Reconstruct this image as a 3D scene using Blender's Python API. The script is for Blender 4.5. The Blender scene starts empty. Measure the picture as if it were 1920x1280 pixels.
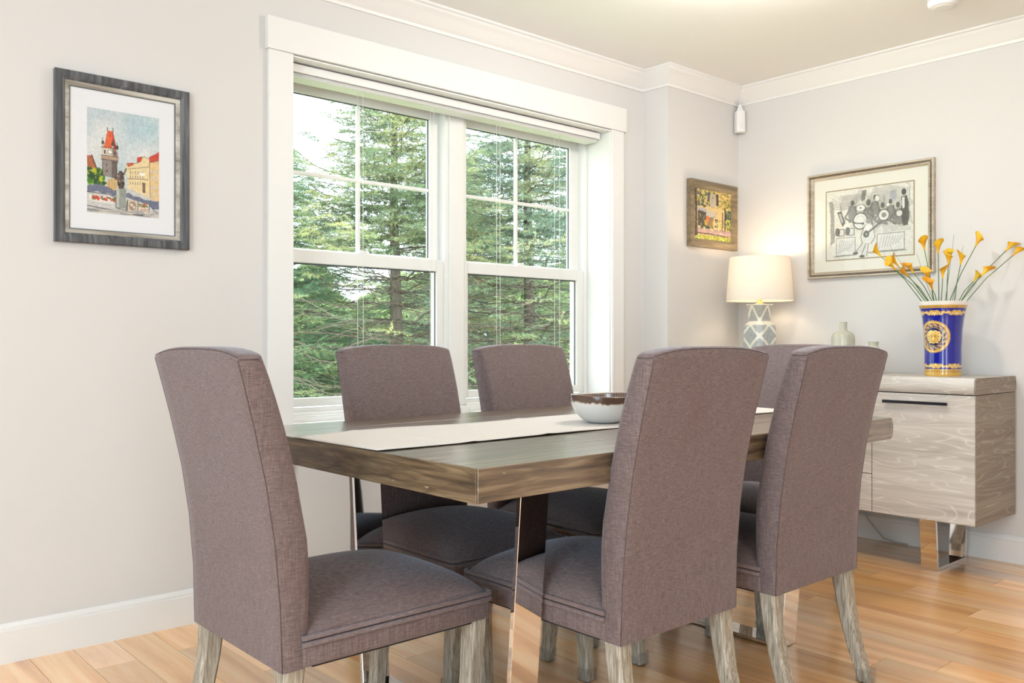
import bpy, bmesh, math, random
import numpy as np
from mathutils import Vector, Matrix

R = math.radians
scene = bpy.context.scene
C = scene.collection

# ------------------------------------------------------------------ camera, world, sun, lights, exposure
YAW = R(48.5)                                   # heading of the view from +x towards +y
cam_d = bpy.data.cameras.new('camera')
cam_d.sensor_width = 36.0
cam_d.lens = 36.0 * 1650.0 / 1920.0
cam_d.clip_end = 200
cam_d.clip_start = 0.05
cam = bpy.data.objects.new('camera', cam_d)
C.objects.link(cam)
cam.location = (0, 0, 1.0)
cam.rotation_euler = (R(90), 0, YAW - R(90))
scene.camera = cam

world = bpy.data.worlds.new('sky')
scene.world = world
world.use_nodes = True
bg = world.node_tree.nodes['Background']
bg.inputs['Color'].default_value = (0.84, 0.93, 1.0, 1)
bg.inputs['Strength'].default_value = 4.2

sun_d = bpy.data.lights.new('sun', 'SUN')
sun_d.energy = 4.0
sun_d.angle = R(3)
sun_d.color = (1.0, 0.95, 0.86)
sun = bpy.data.objects.new('sun', sun_d)
C.objects.link(sun)
sun.rotation_euler = Vector((-0.35, 0.62, -0.75)).to_track_quat('-Z', 'Y').to_euler()


def area_light(name, loc, direction, sx, sy, watts, color):
    d = bpy.data.lights.new(name, 'AREA')
    d.shape = 'RECTANGLE'
    d.size = sx
    d.size_y = sy
    d.energy = watts
    d.color = color
    o = bpy.data.objects.new(name, d)
    C.objects.link(o)
    o.location = loc
    o.rotation_euler = Vector(direction).to_track_quat('-Z', 'Y').to_euler()
    return o


# daylight that enters through the glazed openings of the west and south walls behind the camera
area_light('daylight_west', (-2.95, -0.5, 1.25), (1, 0, 0), 2.4, 2.1, 38, (0.53, 0.81, 1.0))
area_light('daylight_south', (-0.9, -2.95, 1.25), (0, 1, 0), 1.5, 2.1, 9, (0.82, 0.93, 1.0))
# recessed ceiling lamps of the room (warm)
for i, (lx, ly) in enumerate(((0.6, 0.4), (2.9, 0.2))):
    d = bpy.data.lights.new('ceiling_lamp', 'AREA')
    d.shape = 'DISK'
    d.size = 0.15
    d.energy = 4
    d.color = (1.0, 0.88, 0.74)
    o = bpy.data.objects.new('ceiling_lamp', d)
    C.objects.link(o)
    o.location = (lx, ly, 2.425)

# soft fill light added behind the camera to brighten ceiling, walls and chairs
pd = bpy.data.lights.new('fill_point', 'POINT')
pd.energy = 60
pd.color = (0.54, 0.81, 1.0)
pd.shadow_soft_size = 0.25
po = bpy.data.objects.new('fill_point', pd)
C.objects.link(po)
po.location = (-1.7, 0.2, 1.70)

# semi-flush ceiling lamp over the far end of the table, just above the frame
fd = bpy.data.lights.new('ceiling_globe', 'POINT')
fd.energy = 27
fd.color = (0.95, 0.93, 0.88)
fd.shadow_soft_size = 0.06
fo = bpy.data.objects.new('ceiling_globe', fd)
C.objects.link(fo)
fo.location = (2.75, 1.78, 2.30)

cy = scene.cycles
cy.adaptive_threshold = 0.05
cy.max_bounces = 5
cy.diffuse_bounces = 3
cy.glossy_bounces = 3
cy.transmission_bounces = 2
cy.transparent_max_bounces = 12
cy.caustics_reflective = False
cy.caustics_refractive = False

vs = scene.view_settings
vs.view_transform = 'Standard'
vs.look = 'None'
vs.exposure = 0.20
vs.gamma = 1.0
vs.use_curve_mapping = False

rng = np.random.default_rng(7)
random.seed(7)


# ------------------------------------------------------------------ helpers: objects
def tag(o, label=None, cat=None, group=None, kind=None):
    if label:
        o['label'] = label
    if cat:
        o['category'] = cat
    if group:
        o['group'] = group
    if kind:
        o['kind'] = kind
    return o


def empty(name, loc=(0, 0, 0), rz=0.0, parent=None):
    o = bpy.data.objects.new(name, None)
    o.empty_display_size = 0.1
    C.objects.link(o)
    o.location = loc
    o.rotation_euler = (0, 0, rz)
    if parent:
        o.parent = parent
    return o


def link_mesh(name, me, mat=None, parent=None, smooth=False, loc=None):
    if mat:
        me.materials.append(mat)
    if smooth:
        me.polygons.foreach_set('use_smooth', [True] * len(me.polygons))
    o = bpy.data.objects.new(name, me)
    C.objects.link(o)
    if parent:
        o.parent = parent
    if loc is not None:
        o.location = loc
    return o


class MB:
    """collects primitive shapes; build() makes ONE mesh object"""

    def __init__(self):
        self.bm = bmesh.new()

    def box(self, a, b, bev=0.0, seg=2, M=None):
        a, b = Vector(a), Vector(b)
        r = bmesh.ops.create_cube(self.bm, size=1.0)
        vs_ = r['verts']
        c = (a + b) / 2
        s = b - a
        for v in vs_:
            v.co = Vector((v.co.x * s.x, v.co.y * s.y, v.co.z * s.z)) + c
        if bev > 0:
            es = list({e for v in vs_ for e in v.link_edges})
            r2 = bmesh.ops.bevel(self.bm, geom=es, offset=bev, segments=seg, affect='EDGES', profile=0.5)
            vs_ = list({v for f in r2['faces'] for v in f.verts} | {v for v in vs_ if v.is_valid})
        if M is not None:
            for v in vs_:
                v.co = M @ v.co
        return self

    def hexa(self, lo, hi):
        """lo / hi: four points each (bottom ring, top ring)"""
        bm = self.bm
        l = [bm.verts.new(p) for p in lo]
        h = [bm.verts.new(p) for p in hi]
        bm.faces.new(l[::-1])
        bm.faces.new(h)
        for i in range(4):
            j = (i + 1) % 4
            bm.faces.new((l[i], l[j], h[j], h[i]))
        return self

    def prism(self, pts, ax, a, b):
        """extrude a 2D outline along axis ax from a to b (pts in the other two axes, cyclic order)"""
        bm = self.bm

        def P(p, t):
            if ax == 0:
                return (t, p[0], p[1])
            if ax == 1:
                return (p[0], t, p[1])
            return (p[0], p[1], t)
        l = [bm.verts.new(P(p, a)) for p in pts]
        h = [bm.verts.new(P(p, b)) for p in pts]
        n = len(pts)
        bm.faces.new(l[::-1])
        bm.faces.new(h)
        for i in range(n):
            j = (i + 1) % n
            bm.faces.new((l[i], l[j], h[j], h[i]))
        return self

    def tube(self, path, r, n=8, cap=True):
        path = [Vector(p) for p in path]
        rr = r if hasattr(r, '__len__') else [r] * len(path)
        rings = []
        up = Vector((0, 0, 1))
        last = None
        for i, p in enumerate(path):
            t = (path[min(i + 1, len(path) - 1)] - path[max(i - 1, 0)]).normalized()
            if last is None:
                ref = up if abs(t.dot(up)) < 0.9 else Vector((1, 0, 0))
                u = t.cross(ref).normalized()
            else:
                u = (last - t * last.dot(t)).normalized()
            w = t.cross(u)
            last = u
            rings.append([self.bm.verts.new(p + (u * math.cos(2 * math.pi * k / n) + w * math.sin(2 * math.pi * k / n)) * rr[i]) for k in range(n)])
        for a, b in zip(rings, rings[1:]):
            for k in range(n):
                self.bm.faces.new((a[k], a[(k + 1) % n], b[(k + 1) % n], b[k]))
        if cap:
            self.bm.faces.new(rings[0][::-1])
            self.bm.faces.new(rings[-1])
        return self

    def lathe(self, prof, n=48, c=(0, 0, 0)):
        rings = []
        for r, z in prof:
            if r < 1e-5:
                rings.append([self.bm.verts.new((c[0], c[1], c[2] + z))])
            else:
                rings.append([self.bm.verts.new((c[0] + r * math.cos(2 * math.pi * k / n), c[1] + r * math.sin(2 * math.pi * k / n), c[2] + z)) for k in range(n)])
        for a, b in zip(rings, rings[1:]):
            for k in range(n):
                k2 = (k + 1) % n
                if len(a) == 1 and len(b) == 1:
                    continue
                if len(a) == 1:
                    self.bm.faces.new((a[0], b[k2], b[k]))
                elif len(b) == 1:
                    self.bm.faces.new((a[k], a[k2], b[0]))
                else:
                    self.bm.faces.new((a[k], a[k2], b[k2], b[k]))
        return self

    def grid(self, P):
        """P[i][j] -> point; quads between them"""
        V = [[self.bm.verts.new(p) for p in row] for row in P]
        for a, b in zip(V, V[1:]):
            for j in range(len(a) - 1):
                self.bm.faces.new((a[j], a[j + 1], b[j + 1], b[j]))
        return V

    def build(self, name, mat=None, parent=None, smooth=False, loc=None, autosmooth=None):
        bmesh.ops.recalc_face_normals(self.bm, faces=self.bm.faces[:])
        me = bpy.data.meshes.new(name)
        self.bm.to_mesh(me)
        self.bm.free()
        o = link_mesh(name, me, mat, parent, smooth or autosmooth is not None, loc)
        if autosmooth is not None:
            me.set_sharp_from_angle(angle=R(autosmooth))
        return o


def copy_tree(o, parent=None):
    c = o.copy()
    C.objects.link(c)
    if parent:
        c.parent = parent
    for ch in o.children:
        copy_tree(ch, c)
    return c


# ------------------------------------------------------------------ helpers: materials
def s2l(c):
    return tuple(((x / 255.0) / 12.92 if x <= 10 else (((x / 255.0) + 0.055) / 1.055) ** 2.4) for x in c)


def new_mat(name):
    m = bpy.data.materials.new(name)
    m.use_nodes = True
    nt = m.node_tree
    b = nt.nodes['Principled BSDF']
    return m, nt, b


def node(nt, t, **kw):
    n = nt.nodes.new(t)
    for k, v in kw.items():
        if k in n.inputs:
            n.inputs[k].default_value = v
        else:
            setattr(n, k, v)
    return n


def mapping(nt, scale, coord='Object', rot=(0, 0, 0), loc=(0, 0, 0)):
    tc = node(nt, 'ShaderNodeTexCoord')
    mp = node(nt, 'ShaderNodeMapping')
    mp.inputs['Scale'].default_value = scale
    mp.inputs['Rotation'].default_value = rot
    mp.inputs['Location'].default_value = loc
    nt.links.new(tc.outputs[coord], mp.inputs['Vector'])
    return mp


def ramp(nt, fac, stops):
    r = node(nt, 'ShaderNodeValToRGB')
    cr = r.color_ramp
    while len(cr.elements) < len(stops):
        cr.elements.new(0.5)
    for e, (p, c) in zip(cr.elements, stops):
        e.position = p
        e.color = (*c, 1) if len(c) == 3 else c
    nt.links.new(fac, r.inputs['Fac'])
    return r


def mix(nt, a, b, fac, mode='MIX'):
    n = node(nt, 'ShaderNodeMix', data_type='RGBA', blend_type=mode)
    for inp, v in ((0, fac), (6, a), (7, b)):
        if hasattr(v, 'links') or hasattr(v, 'is_linked'):
            nt.links.new(v, n.inputs[inp])
        elif inp == 0:
            n.inputs[0].default_value = v
        else:
            n.inputs[inp].default_value = (*v, 1)
    return n.outputs[2]


def bump(nt, b, height, strength, dist=0.002):
    n = node(nt, 'ShaderNodeBump')
    n.inputs['Strength'].default_value = strength
    n.inputs['Distance'].default_value = dist
    nt.links.new(height, n.inputs['Height'])
    nt.links.new(n.outputs['Normal'], b.inputs['Normal'])


def plain(name, col, rough=0.5, metal=0.0, noise=0.0, nscale=30, spec=0.5):
    m, nt, b = new_mat(name)
    b.inputs['Roughness'].default_value = rough
    b.inputs['Metallic'].default_value = metal
    b.inputs['Specular IOR Level'].default_value = spec
    if noise:
        mp = mapping(nt, (nscale,) * 3)
        n = node(nt, 'ShaderNodeTexNoise', Detail=4.0)
        n.inputs['Scale'].default_value = 1.0
        nt.links.new(mp.outputs[0], n.inputs['Vector'])
        r = ramp(nt, n.outputs['Fac'], [(0.3, tuple(x * (1 - noise) for x in col)), (0.7, tuple(min(1, x * (1 + noise)) for x in col))])
        nt.links.new(r.outputs['Color'], b.inputs['Base Color'])
    else:
        b.inputs['Base Color'].default_value = (*col, 1)
    return m


def wall_paint(name, col):
    m, nt, b = new_mat(name)
    b.inputs['Base Color'].default_value = (*col, 1)
    b.inputs['Roughness'].default_value = 0.75
    b.inputs['Specular IOR Level'].default_value = 0.2
    mp = mapping(nt, (90, 90, 90))
    n = node(nt, 'ShaderNodeTexNoise', Detail=3.0)
    n.inputs['Scale'].default_value = 1.0
    nt.links.new(mp.outputs[0], n.inputs['Vector'])
    bump(nt, b, n.outputs['Fac'], 0.04, 0.001)
    return m


def fabric(name):
    """taupe linen: crossing slubby threads"""
    m, nt, b = new_mat(name)
    outs = []
    for sc in ((70, 70, 1100), (1100, 1100, 26)):
        mp = mapping(nt, sc)
        n = node(nt, 'ShaderNodeTexNoise', Detail=3.0, Roughness=0.6)
        n.inputs['Scale'].default_value = 1.0
        nt.links.new(mp.outputs[0], n.inputs['Vector'])
        outs.append(n.outputs['Fac'])
    av = node(nt, 'ShaderNodeMath', operation='ADD')
    nt.links.new(outs[0], av.inputs[0])
    nt.links.new(outs[1], av.inputs[1])
    hv = node(nt, 'ShaderNodeMath', operation='MULTIPLY')
    hv.inputs[1].default_value = 0.5
    nt.links.new(av.outputs[0], hv.inputs[0])
    r = ramp(nt, hv.outputs[0], [(0.36, s2l((88, 75, 75))), (0.5, s2l((116, 100, 99))), (0.64, s2l((146, 131, 129)))])
    mp2 = mapping(nt, (7, 7, 5))
    n2 = node(nt, 'ShaderNodeTexNoise', Detail=2.0)
    n2.inputs['Scale'].default_value = 1.0
    nt.links.new(mp2.outputs[0], n2.inputs['Vector'])
    c2 = ramp(nt, n2.outputs['Fac'], [(0.35, (0.97, 0.93, 0.91)), (0.65, (1.0, 1.0, 1.0))])
    col = mix(nt, r.outputs['Color'], c2.outputs['Color'], 1.0, 'MULTIPLY')
    nt.links.new(col, b.inputs['Base Color'])
    b.inputs['Roughness'].default_value = 0.78
    b.inputs['Specular IOR Level'].default_value = 0.35
    b.inputs['Sheen Weight'].default_value = 0.35
    b.inputs['Sheen Roughness'].default_value = 0.4
    b.inputs['Sheen Tint'].default_value = (0.85, 0.88, 1.0, 1)
    bump(nt, b, hv.outputs[0], 0.22, 0.001)
    return m


def wood(name, dark, mid, light, along=0, scale=1.0, rough=0.45, contrast=1.0, fleck=None, coat=0.0, lines=None, bumpy=0.15, objrand=False, line_scale=1.0):
    """along: local axis of the grain"""
    m, nt, b = new_mat(name)
    sc = [26 * scale] * 3
    sc[along] = 1.7 * scale
    mp = mapping(nt, tuple(sc))
    vec = mp.outputs[0]
    if objrand:
        oi = node(nt, 'ShaderNodeObjectInfo')
        mul = node(nt, 'ShaderNodeVectorMath', operation='SCALE')
        mul.inputs[0].default_value = (37.0, 61.0, 23.0)
        nt.links.new(oi.outputs['Random'], mul.inputs['Scale'])
        ad = node(nt, 'ShaderNodeVectorMath', operation='ADD')
        nt.links.new(vec, ad.inputs[0])
        nt.links.new(mul.outputs[0], ad.inputs[1])
        vec = ad.outputs[0]
    n = node(nt, 'ShaderNodeTexNoise', Detail=6.0, Roughness=0.62, Distortion=0.6)
    n.inputs['Scale'].default_value = 1.0
    nt.links.new(vec, n.inputs['Vector'])
    h = 0.22 / contrast
    r = ramp(nt, n.outputs['Fac'], [(0.5 - h, dark), (0.5, mid), (0.5 + h, light)])
    col = r.outputs['Color']
    if lines:
        # growth ring figure: contour lines of a stretched smooth noise
        s2 = [5.5 * line_scale] * 3
        s2[along] = 0.75 * line_scale
        mq = mapping(nt, tuple(s2))
        n2 = node(nt, 'ShaderNodeTexNoise', Detail=2.0, Roughness=0.45, Distortion=0.25)
        n2.inputs['Scale'].default_value = 1.0
        nt.links.new(mq.outputs[0], n2.inputs['Vector'])
        mu = node(nt, 'ShaderNodeMath', operation='MULTIPLY')
        mu.inputs[1].default_value = lines[1]
        nt.links.new(n2.outputs['Fac'], mu.inputs[0])
        fr = node(nt, 'ShaderNodeMath', operation='PINGPONG')
        fr.inputs[1].default_value = 1.0
        nt.links.new(mu.outputs[0], fr.inputs[0])
        rl = ramp(nt, fr.outputs[0], [(0.0, (1, 1, 1)), (lines[2], (0.15, 0.15, 0.15)), (lines[2] + 0.25, (0, 0, 0))])
        bw = node(nt, 'ShaderNodeMath', operation='MULTIPLY')
        nt.links.new(rl.outputs['Color'], bw.inputs[0])
        bw.inputs[1].default_value = lines[3]
        col = mix(nt, col, lines[0], bw.outputs[0])
    if fleck:
        s3 = [60] * 3
        s3[along] = 22
        mq = mapping(nt, tuple(s3))
        n3 = node(nt, 'ShaderNodeTexNoise', Detail=3.0, Roughness=0.7)
        n3.inputs['Scale'].default_value = 1.0
        nt.links.new(mq.outputs[0], n3.inputs['Vector'])
        rf = ramp(nt, n3.outputs['Fac'], [(fleck[1], (0, 0, 0)), (fleck[1] + 0.06, (1, 1, 1))])
        col = mix(nt, col, fleck[0], rf.outputs['Color'])
    if objrand:
        hr = node(nt, 'ShaderNodeHueSaturation')
        oi2 = node(nt, 'ShaderNodeObjectInfo')
        mr = node(nt, 'ShaderNodeMapRange')
        mr.inputs['To Min'].default_value = 0.82
        mr.inputs['To Max'].default_value = 1.28
        nt.links.new(oi2.outputs['Random'], mr.inputs['Value'])
        nt.links.new(mr.outputs[0], hr.inputs['Value'])
        m7 = node(nt, 'ShaderNodeMath', operation='MULTIPLY')
        m7.inputs[1].default_value = 7.31
        nt.links.new(oi2.outputs['Random'], m7.inputs[0])
        f7 = node(nt, 'ShaderNodeMath', operation='FRACT')
        nt.links.new(m7.outputs[0], f7.inputs[0])
        mr2 = node(nt, 'ShaderNodeMapRange')
        mr2.inputs['To Min'].default_value = 0.85
        mr2.inputs['To Max'].default_value = 1.12
        nt.links.new(f7.outputs[0], mr2.inputs['Value'])
        nt.links.new(mr2.outputs[0], hr.inputs['Saturation'])
        nt.links.new(col, hr.inputs['Color'])
        col = hr.outputs['Color']
    nt.links.new(col, b.inputs['Base Color'])
    b.inputs['Roughness'].default_value = rough
    b.inputs['Coat Weight'].default_value = coat
    b.inputs['Coat Roughness'].default_value = 0.16 if coat < 0.9 else 0.25
    b.inputs['Coat IOR'].default_value = 1.5 if coat < 0.9 else 2.0
    bump(nt, b, n.outputs['Fac'], bumpy, 0.002)
    return m


def thin_glass(name, tint=(0.97, 0.99, 0.985), refl=1.0):
    m = bpy.data.materials.new(name)
    m.use_nodes = True
    nt = m.node_tree
    nt.nodes.clear()
    out = node(nt, 'ShaderNodeOutputMaterial')
    tr = node(nt, 'ShaderNodeBsdfTransparent')
    tr.inputs['Color'].default_value = (*tint, 1)
    gl = node(nt, 'ShaderNodeBsdfGlossy')
    gl.inputs['Roughness'].default_value = 0.02
    fr = node(nt, 'ShaderNodeFresnel')
    fr.inputs['IOR'].default_value = 1.45
    mu = node(nt, 'ShaderNodeMath', operation='MULTIPLY')
    mu.inputs[1].default_value = refl
    nt.links.new(fr.outputs[0], mu.inputs[0])
    ge = node(nt, 'ShaderNodeNewGeometry')
    inv = node(nt, 'ShaderNodeMath', operation='SUBTRACT')          # only the outward face of a pane reflects (a thin sheet has no total reflection)
    inv.inputs[0].default_value = 1.0
    nt.links.new(ge.outputs['Backfacing'], inv.inputs[1])
    m3 = node(nt, 'ShaderNodeMath', operation='MULTIPLY')
    nt.links.new(mu.outputs[0], m3.inputs[0])
    nt.links.new(inv.outputs[0], m3.inputs[1])
    mu = m3
    mx = node(nt, 'ShaderNodeMixShader')
    nt.links.new(mu.outputs[0], mx.inputs[0])
    nt.links.new(tr.outputs[0], mx.inputs[1])
    nt.links.new(gl.outputs[0], mx.inputs[2])
    nt.links.new(mx.outputs[0], out.inputs[0])
    return m


def painted(name, rough=0.6, coat=0.0, spec=0.5):
    """colour comes from the mesh's own colour attribute 'paint' (flat print)"""
    m, nt, b = new_mat(name)
    at = node(nt, 'ShaderNodeAttribute')
    at.attribute_name = 'paint'
    nt.links.new(at.outputs['Color'], b.inputs['Base Color'])
    b.inputs['Roughness'].default_value = rough
    b.inputs['Coat Weight'].default_value = coat
    b.inputs['Coat Roughness'].default_value = 0.05
    b.inputs['Specular IOR Level'].default_value = spec
    return m


def leafy(name, c1, c2, c3, scale=1.2, transl=0.4):
    m = bpy.data.materials.new(name)
    m.use_nodes = True
    nt = m.node_tree
    nt.nodes.clear()
    out = node(nt, 'ShaderNodeOutputMaterial')
    mp = mapping(nt, (scale,) * 3)
    n = node(nt, 'ShaderNodeTexNoise', Detail=4.0, Roughness=0.65)
    n.inputs['Scale'].default_value = 1.0
    nt.links.new(mp.outputs[0], n.inputs['Vector'])
    r = ramp(nt, n.outputs['Fac'], [(0.32, c1), (0.5, c2), (0.68, c3)])
    d = node(nt, 'ShaderNodeBsdfDiffuse')
    t = node(nt, 'ShaderNodeBsdfTranslucent')
    nt.links.new(r.outputs['Color'], d.inputs['Color'])
    nt.links.new(r.outputs['Color'], t.inputs['Color'])
    mx = node(nt, 'ShaderNodeMixShader')
    mx.inputs[0].default_value = transl
    nt.links.new(d.outputs[0], mx.inputs[1])
    nt.links.new(t.outputs[0], mx.inputs[2])
    nt.links.new(mx.outputs[0], out.inputs[0])
    return m


M = {}
M['wall'] = wall_paint('wall_paint', (0.73, 0.705, 0.685))
M['ceiling'] = wall_paint('ceiling_paint', (0.93, 0.915, 0.89))
M['trim'] = plain('white_trim', (0.86, 0.845, 0.825), 0.42, spec=0.35)
M['vinyl'] = plain('white_vinyl', (0.85, 0.84, 0.81), 0.38, spec=0.4)
M['gasket'] = plain('grey_gasket', (0.12, 0.13, 0.14), 0.6)
M['fabric'] = fabric('taupe_linen')
M['seam'] = plain('seam_thread', s2l((92, 76, 74)), 0.8)
M['lining'] = plain('black_lining', (0.02, 0.02, 0.02), 0.9)
M['chrome'] = plain('polished_chrome', (0.82, 0.82, 0.83), 0.035, 1.0)
M['floor'] = wood('hickory_planks', s2l((206, 136, 80)), s2l((246, 186, 122)), s2l((252, 220, 168)), along=1, scale=0.55, rough=0.28, contrast=0.8, coat=1.0, bumpy=0.04, objrand=True, fleck=(s2l((120, 70, 40)), 0.72))
M['table'] = wood('weathered_tabletop', s2l((56, 44, 32)), s2l((104, 84, 61)), s2l((144, 124, 97)), along=0, scale=2.6, rough=0.35, contrast=1.2, coat=1.0, fleck=(s2l((205, 195, 178)), 0.735), bumpy=0.05)
M['table_end'] = wood('weathered_table_end', s2l((56, 44, 32)), s2l((104, 84, 61)), s2l((140, 120, 92)), along=1, scale=2.6, rough=0.5, contrast=1.2, fleck=(s2l((205, 195, 178)), 0.70), lines=(s2l((66, 52, 38)), 22, 0.3, 0.55), line_scale=1.9)
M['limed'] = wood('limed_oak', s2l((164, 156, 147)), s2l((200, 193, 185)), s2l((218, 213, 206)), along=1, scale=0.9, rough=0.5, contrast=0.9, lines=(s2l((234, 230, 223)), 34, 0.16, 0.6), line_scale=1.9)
M['limed_end_shaded'] = wood('limed_oak_end_shaded', s2l((118, 104, 91)), s2l((140, 127, 114)), s2l((158, 146, 132)), along=0, scale=0.9, rough=0.5, contrast=0.9, lines=(s2l((186, 174, 158)), 26, 0.16, 0.6), line_scale=2.0)  # end faces: contrasty grain, with their shade mixed into the darker colour
M['leg'] = wood('weathered_chair_leg', s2l((108, 94, 74)), s2l((162, 152, 136)), s2l((206, 202, 190)), along=2, scale=9.0, rough=0.55, contrast=1.0, objrand=False, bumpy=0.5)
M['dark_metal'] = plain('dark_bronze_handle', (0.05, 0.05, 0.06), 0.35, 0.8)
M['runner'] = plain('cream_linen_runner', s2l((222, 217, 212)), 0.85, noise=0.03, nscale=220)
M['glass'] = thin_glass('window_glass')
M['pic_glass'] = thin_glass('picture_glass', (0.99, 0.99, 0.99), 0.5)
M['mat'] = plain('white_mat_board', s2l((238, 238, 242)), 0.8)
M['mat_cream'] = plain('cream_mat_board', s2l((232, 230, 218)), 0.8)
M['paint'] = painted('painted_print', 0.7)
M['oilpaint'] = painted('oil_painting', 0.45)
M['cap'] = thin_glass('clear_plastic', (0.93, 0.94, 0.95), 1.6)


# ------------------------------------------------------------------ small raster painter (colours end up in mesh attributes)
class Canvas:
    def __init__(self, w, h, col, seed=1):
        self.w, self.h = w, h
        self.a = np.ones((h, w, 3)) * np.array(col, float)
        self.X, self.Y = np.meshgrid((np.arange(w) + 0.5) / w, (np.arange(h) + 0.5) / h)
        self.r = np.random.default_rng(seed)

    def put(self, mask, col, al=1.0):
        k = (mask * al)[..., None]
        self.a = self.a * (1 - k) + np.array(col, float) * k

    def noise(self, n, seed):
        g = np.random.default_rng(seed).random((n + 2, n + 2))
        x = self.X * n
        y = self.Y * n
        i, j = x.astype(int), y.astype(int)
        fx, fy = x - i, y - j
        fx = fx * fx * (3 - 2 * fx)
        fy = fy * fy * (3 - 2 * fy)
        return (g[j, i] * (1 - fx) + g[j, i + 1] * fx) * (1 - fy) + (g[j + 1, i] * (1 - fx) + g[j + 1, i + 1] * fx) * fy

    def poly(self, pts, col, al=1.0, wob=0.0):
        X, Y = self.X, self.Y
        if wob:
            X = X + (self.noise(14, 3) - 0.5) * wob
            Y = Y + (self.noise(14, 4) - 0.5) * wob
        ins = np.zeros(X.shape, bool)
        n = len(pts)
        for i in range(n):
            x0, y0 = pts[i]
            x1, y1 = pts[(i + 1) % n]
            if y0 == y1:
                continue
            c = ((y0 > Y) != (y1 > Y)) & (X < (x1 - x0) * (Y - y0) / (y1 - y0) + x0)
            ins ^= c
        self.put(ins.astype(float), col, al)

    def rect(self, x0, y0, x1, y1, col, al=1.0, wob=0.0):
        self.poly([(x0, y0), (x1, y0), (x1, y1), (x0, y1)], col, al, wob)

    def ell(self, cx, cy, rx, ry, col, al=1.0, soft=0.0, ring=0.0):
        d = np.sqrt(((self.X - cx) / rx) ** 2 + ((self.Y - cy) / ry) ** 2)
        if ring:
            k = (np.abs(d - 1) < ring).astype(float)
        elif soft:
            k = np.clip((1 - d) / soft, 0, 1)
        else:
            k = (d < 1).astype(float)
        self.put(k, col, al)

    def line(self, pts, wd, col, al=1.0):
        asp = self.h / self.w
        k = np.zeros(self.X.shape)
        for (x0, y0), (x1, y1) in zip(pts, pts[1:]):
            dx, dy = x1 - x0, (y1 - y0) * asp
            L = dx * dx + dy * dy + 1e-9
            t = np.clip(((self.X - x0) * dx + (self.Y - y0) * asp * dy) / L, 0, 1)
            d = np.hypot(self.X - x0 - t * dx, (self.Y - y0) * asp - t * dy)
            k = np.maximum(k, np.clip((wd - d) * self.w * 0.8 + 0.5, 0, 1))
        self.put(k, col, al)

    def dabs(self, n, x0, y0, x1, y1, cols, rx, ry, al=0.8, angle=None):
        r = self.r
        for i in range(n):
            cx, cy = r.uniform(x0, x1), r.uniform(y0, y1)
            c = cols[r.integers(len(cols))]
            a, b_ = rx * r.uniform(0.5, 1.5), ry * r.uniform(0.5, 1.5)
            ia, ib = int(max(0, (cx - a) * self.w)), int(min(self.w, (cx + a) * self.w + 2))
            ja, jb = int(max(0, (cy - b_) * self.h)), int(min(self.h, (cy + b_) * self.h + 2))
            if ia >= ib or ja >= jb:
                continue
            sub = self.a[ja:jb, ia:ib]
            d = ((self.X[ja:jb, ia:ib] - cx) / a) ** 2 + ((self.Y[ja:jb, ia:ib] - cy) / b_) ** 2
            k = ((d < 1) * al)[..., None]
            self.a[ja:jb, ia:ib] = sub * (1 - k) + np.array(c, float) * k

    def linear(self):
        s = np.clip(self.a, 0, 255) / 255.0
        l = np.where(s <= 0.04045, s / 12.92, ((s + 0.055) / 1.055) ** 2.4)
        return l


def print_grid(name, cv, P, mat, parent, smooth=False, closed_u=False):
    """P(u, v) arrays -> positions on the canvas' pixel grid (h, w, 3); colours from the canvas"""
    h, w = cv.h, cv.w
    co = P.reshape(-1, 3)
    idx = np.arange(h * w).reshape(h, w)
    if closed_u:
        idx = np.concatenate([idx, idx[:, :1]], 1)
    f = np.stack([idx[:-1, :-1], idx[1:, :-1], idx[1:, 1:], idx[:-1, 1:]], -1).reshape(-1, 4)
    me = bpy.data.meshes.new(name)
    me.from_pydata(co.tolist(), [], f.tolist())
    at = me.color_attributes.new('paint', 'FLOAT_COLOR', 'POINT')
    rgba = np.concatenate([cv.linear().reshape(-1, 3), np.ones((h * w, 1))], 1)
    at.data.foreach_set('color', rgba.ravel())
    me.update()
    return link_mesh(name, me, mat, parent, smooth)


# ------------------------------------------------------------------ the setting
YA, XB, CEIL = 3.10, 4.335, 2.44          # window wall, sideboard wall, ceiling height
XS, YS = 3.69, 2.933                      # where the window wall steps forward
XW, YSO = -3.0, -3.0                      # west and south walls behind the camera
OX0, OX1, OZ0, OZ1 = 1.609, 3.423, 0.66, 2.10   # window opening

floor = MB().box((XW, YSO, -0.12), (XB + 0.15, YA + 0.25, -0.012)).build('floor', M['floor'])
tag(floor, kind='structure')
# planks: one object each, where the photograph shows the floor; lengths run towards the window wall
plank_meshes = {}


def plank(x, y0, y1, w):
    key = (round((y1 - y0) / 0.05), round(w, 4))
    L = key[0] * 0.05
    if key not in plank_meshes:
        mb = MB()
        g = 0.0006
        e = 0.0016
        mb.hexa([(g, g, -0.012), (w - g, g, -0.012), (w - g, L - g, -0.012), (g, L - g, -0.012)],
                [(g, g, -e), (w - g, g, -e), (w - g, L - g, -e), (g, L - g, -e)])
        bm = mb.bm
        bm.faces.ensure_lookup_table()
        top = [f for f in bm.faces if all(abs(v.co.z + e) < 1e-6 for v in f.verts)]
        r = bmesh.ops.inset_region(bm, faces=top, thickness=0.0012, depth=0)
        for f in top:
            for v in f.verts:
                v.co.z = 0.0
        me_o = mb.build('plank', M['floor'])
        plank_meshes[key] = me_o.data
        bpy.data.objects.remove(me_o)
    o = bpy.data.objects.new('plank', plank_meshes[key])
    C.objects.link(o)
    o.parent = floor
    o.location = (x, y0, 0)


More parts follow.
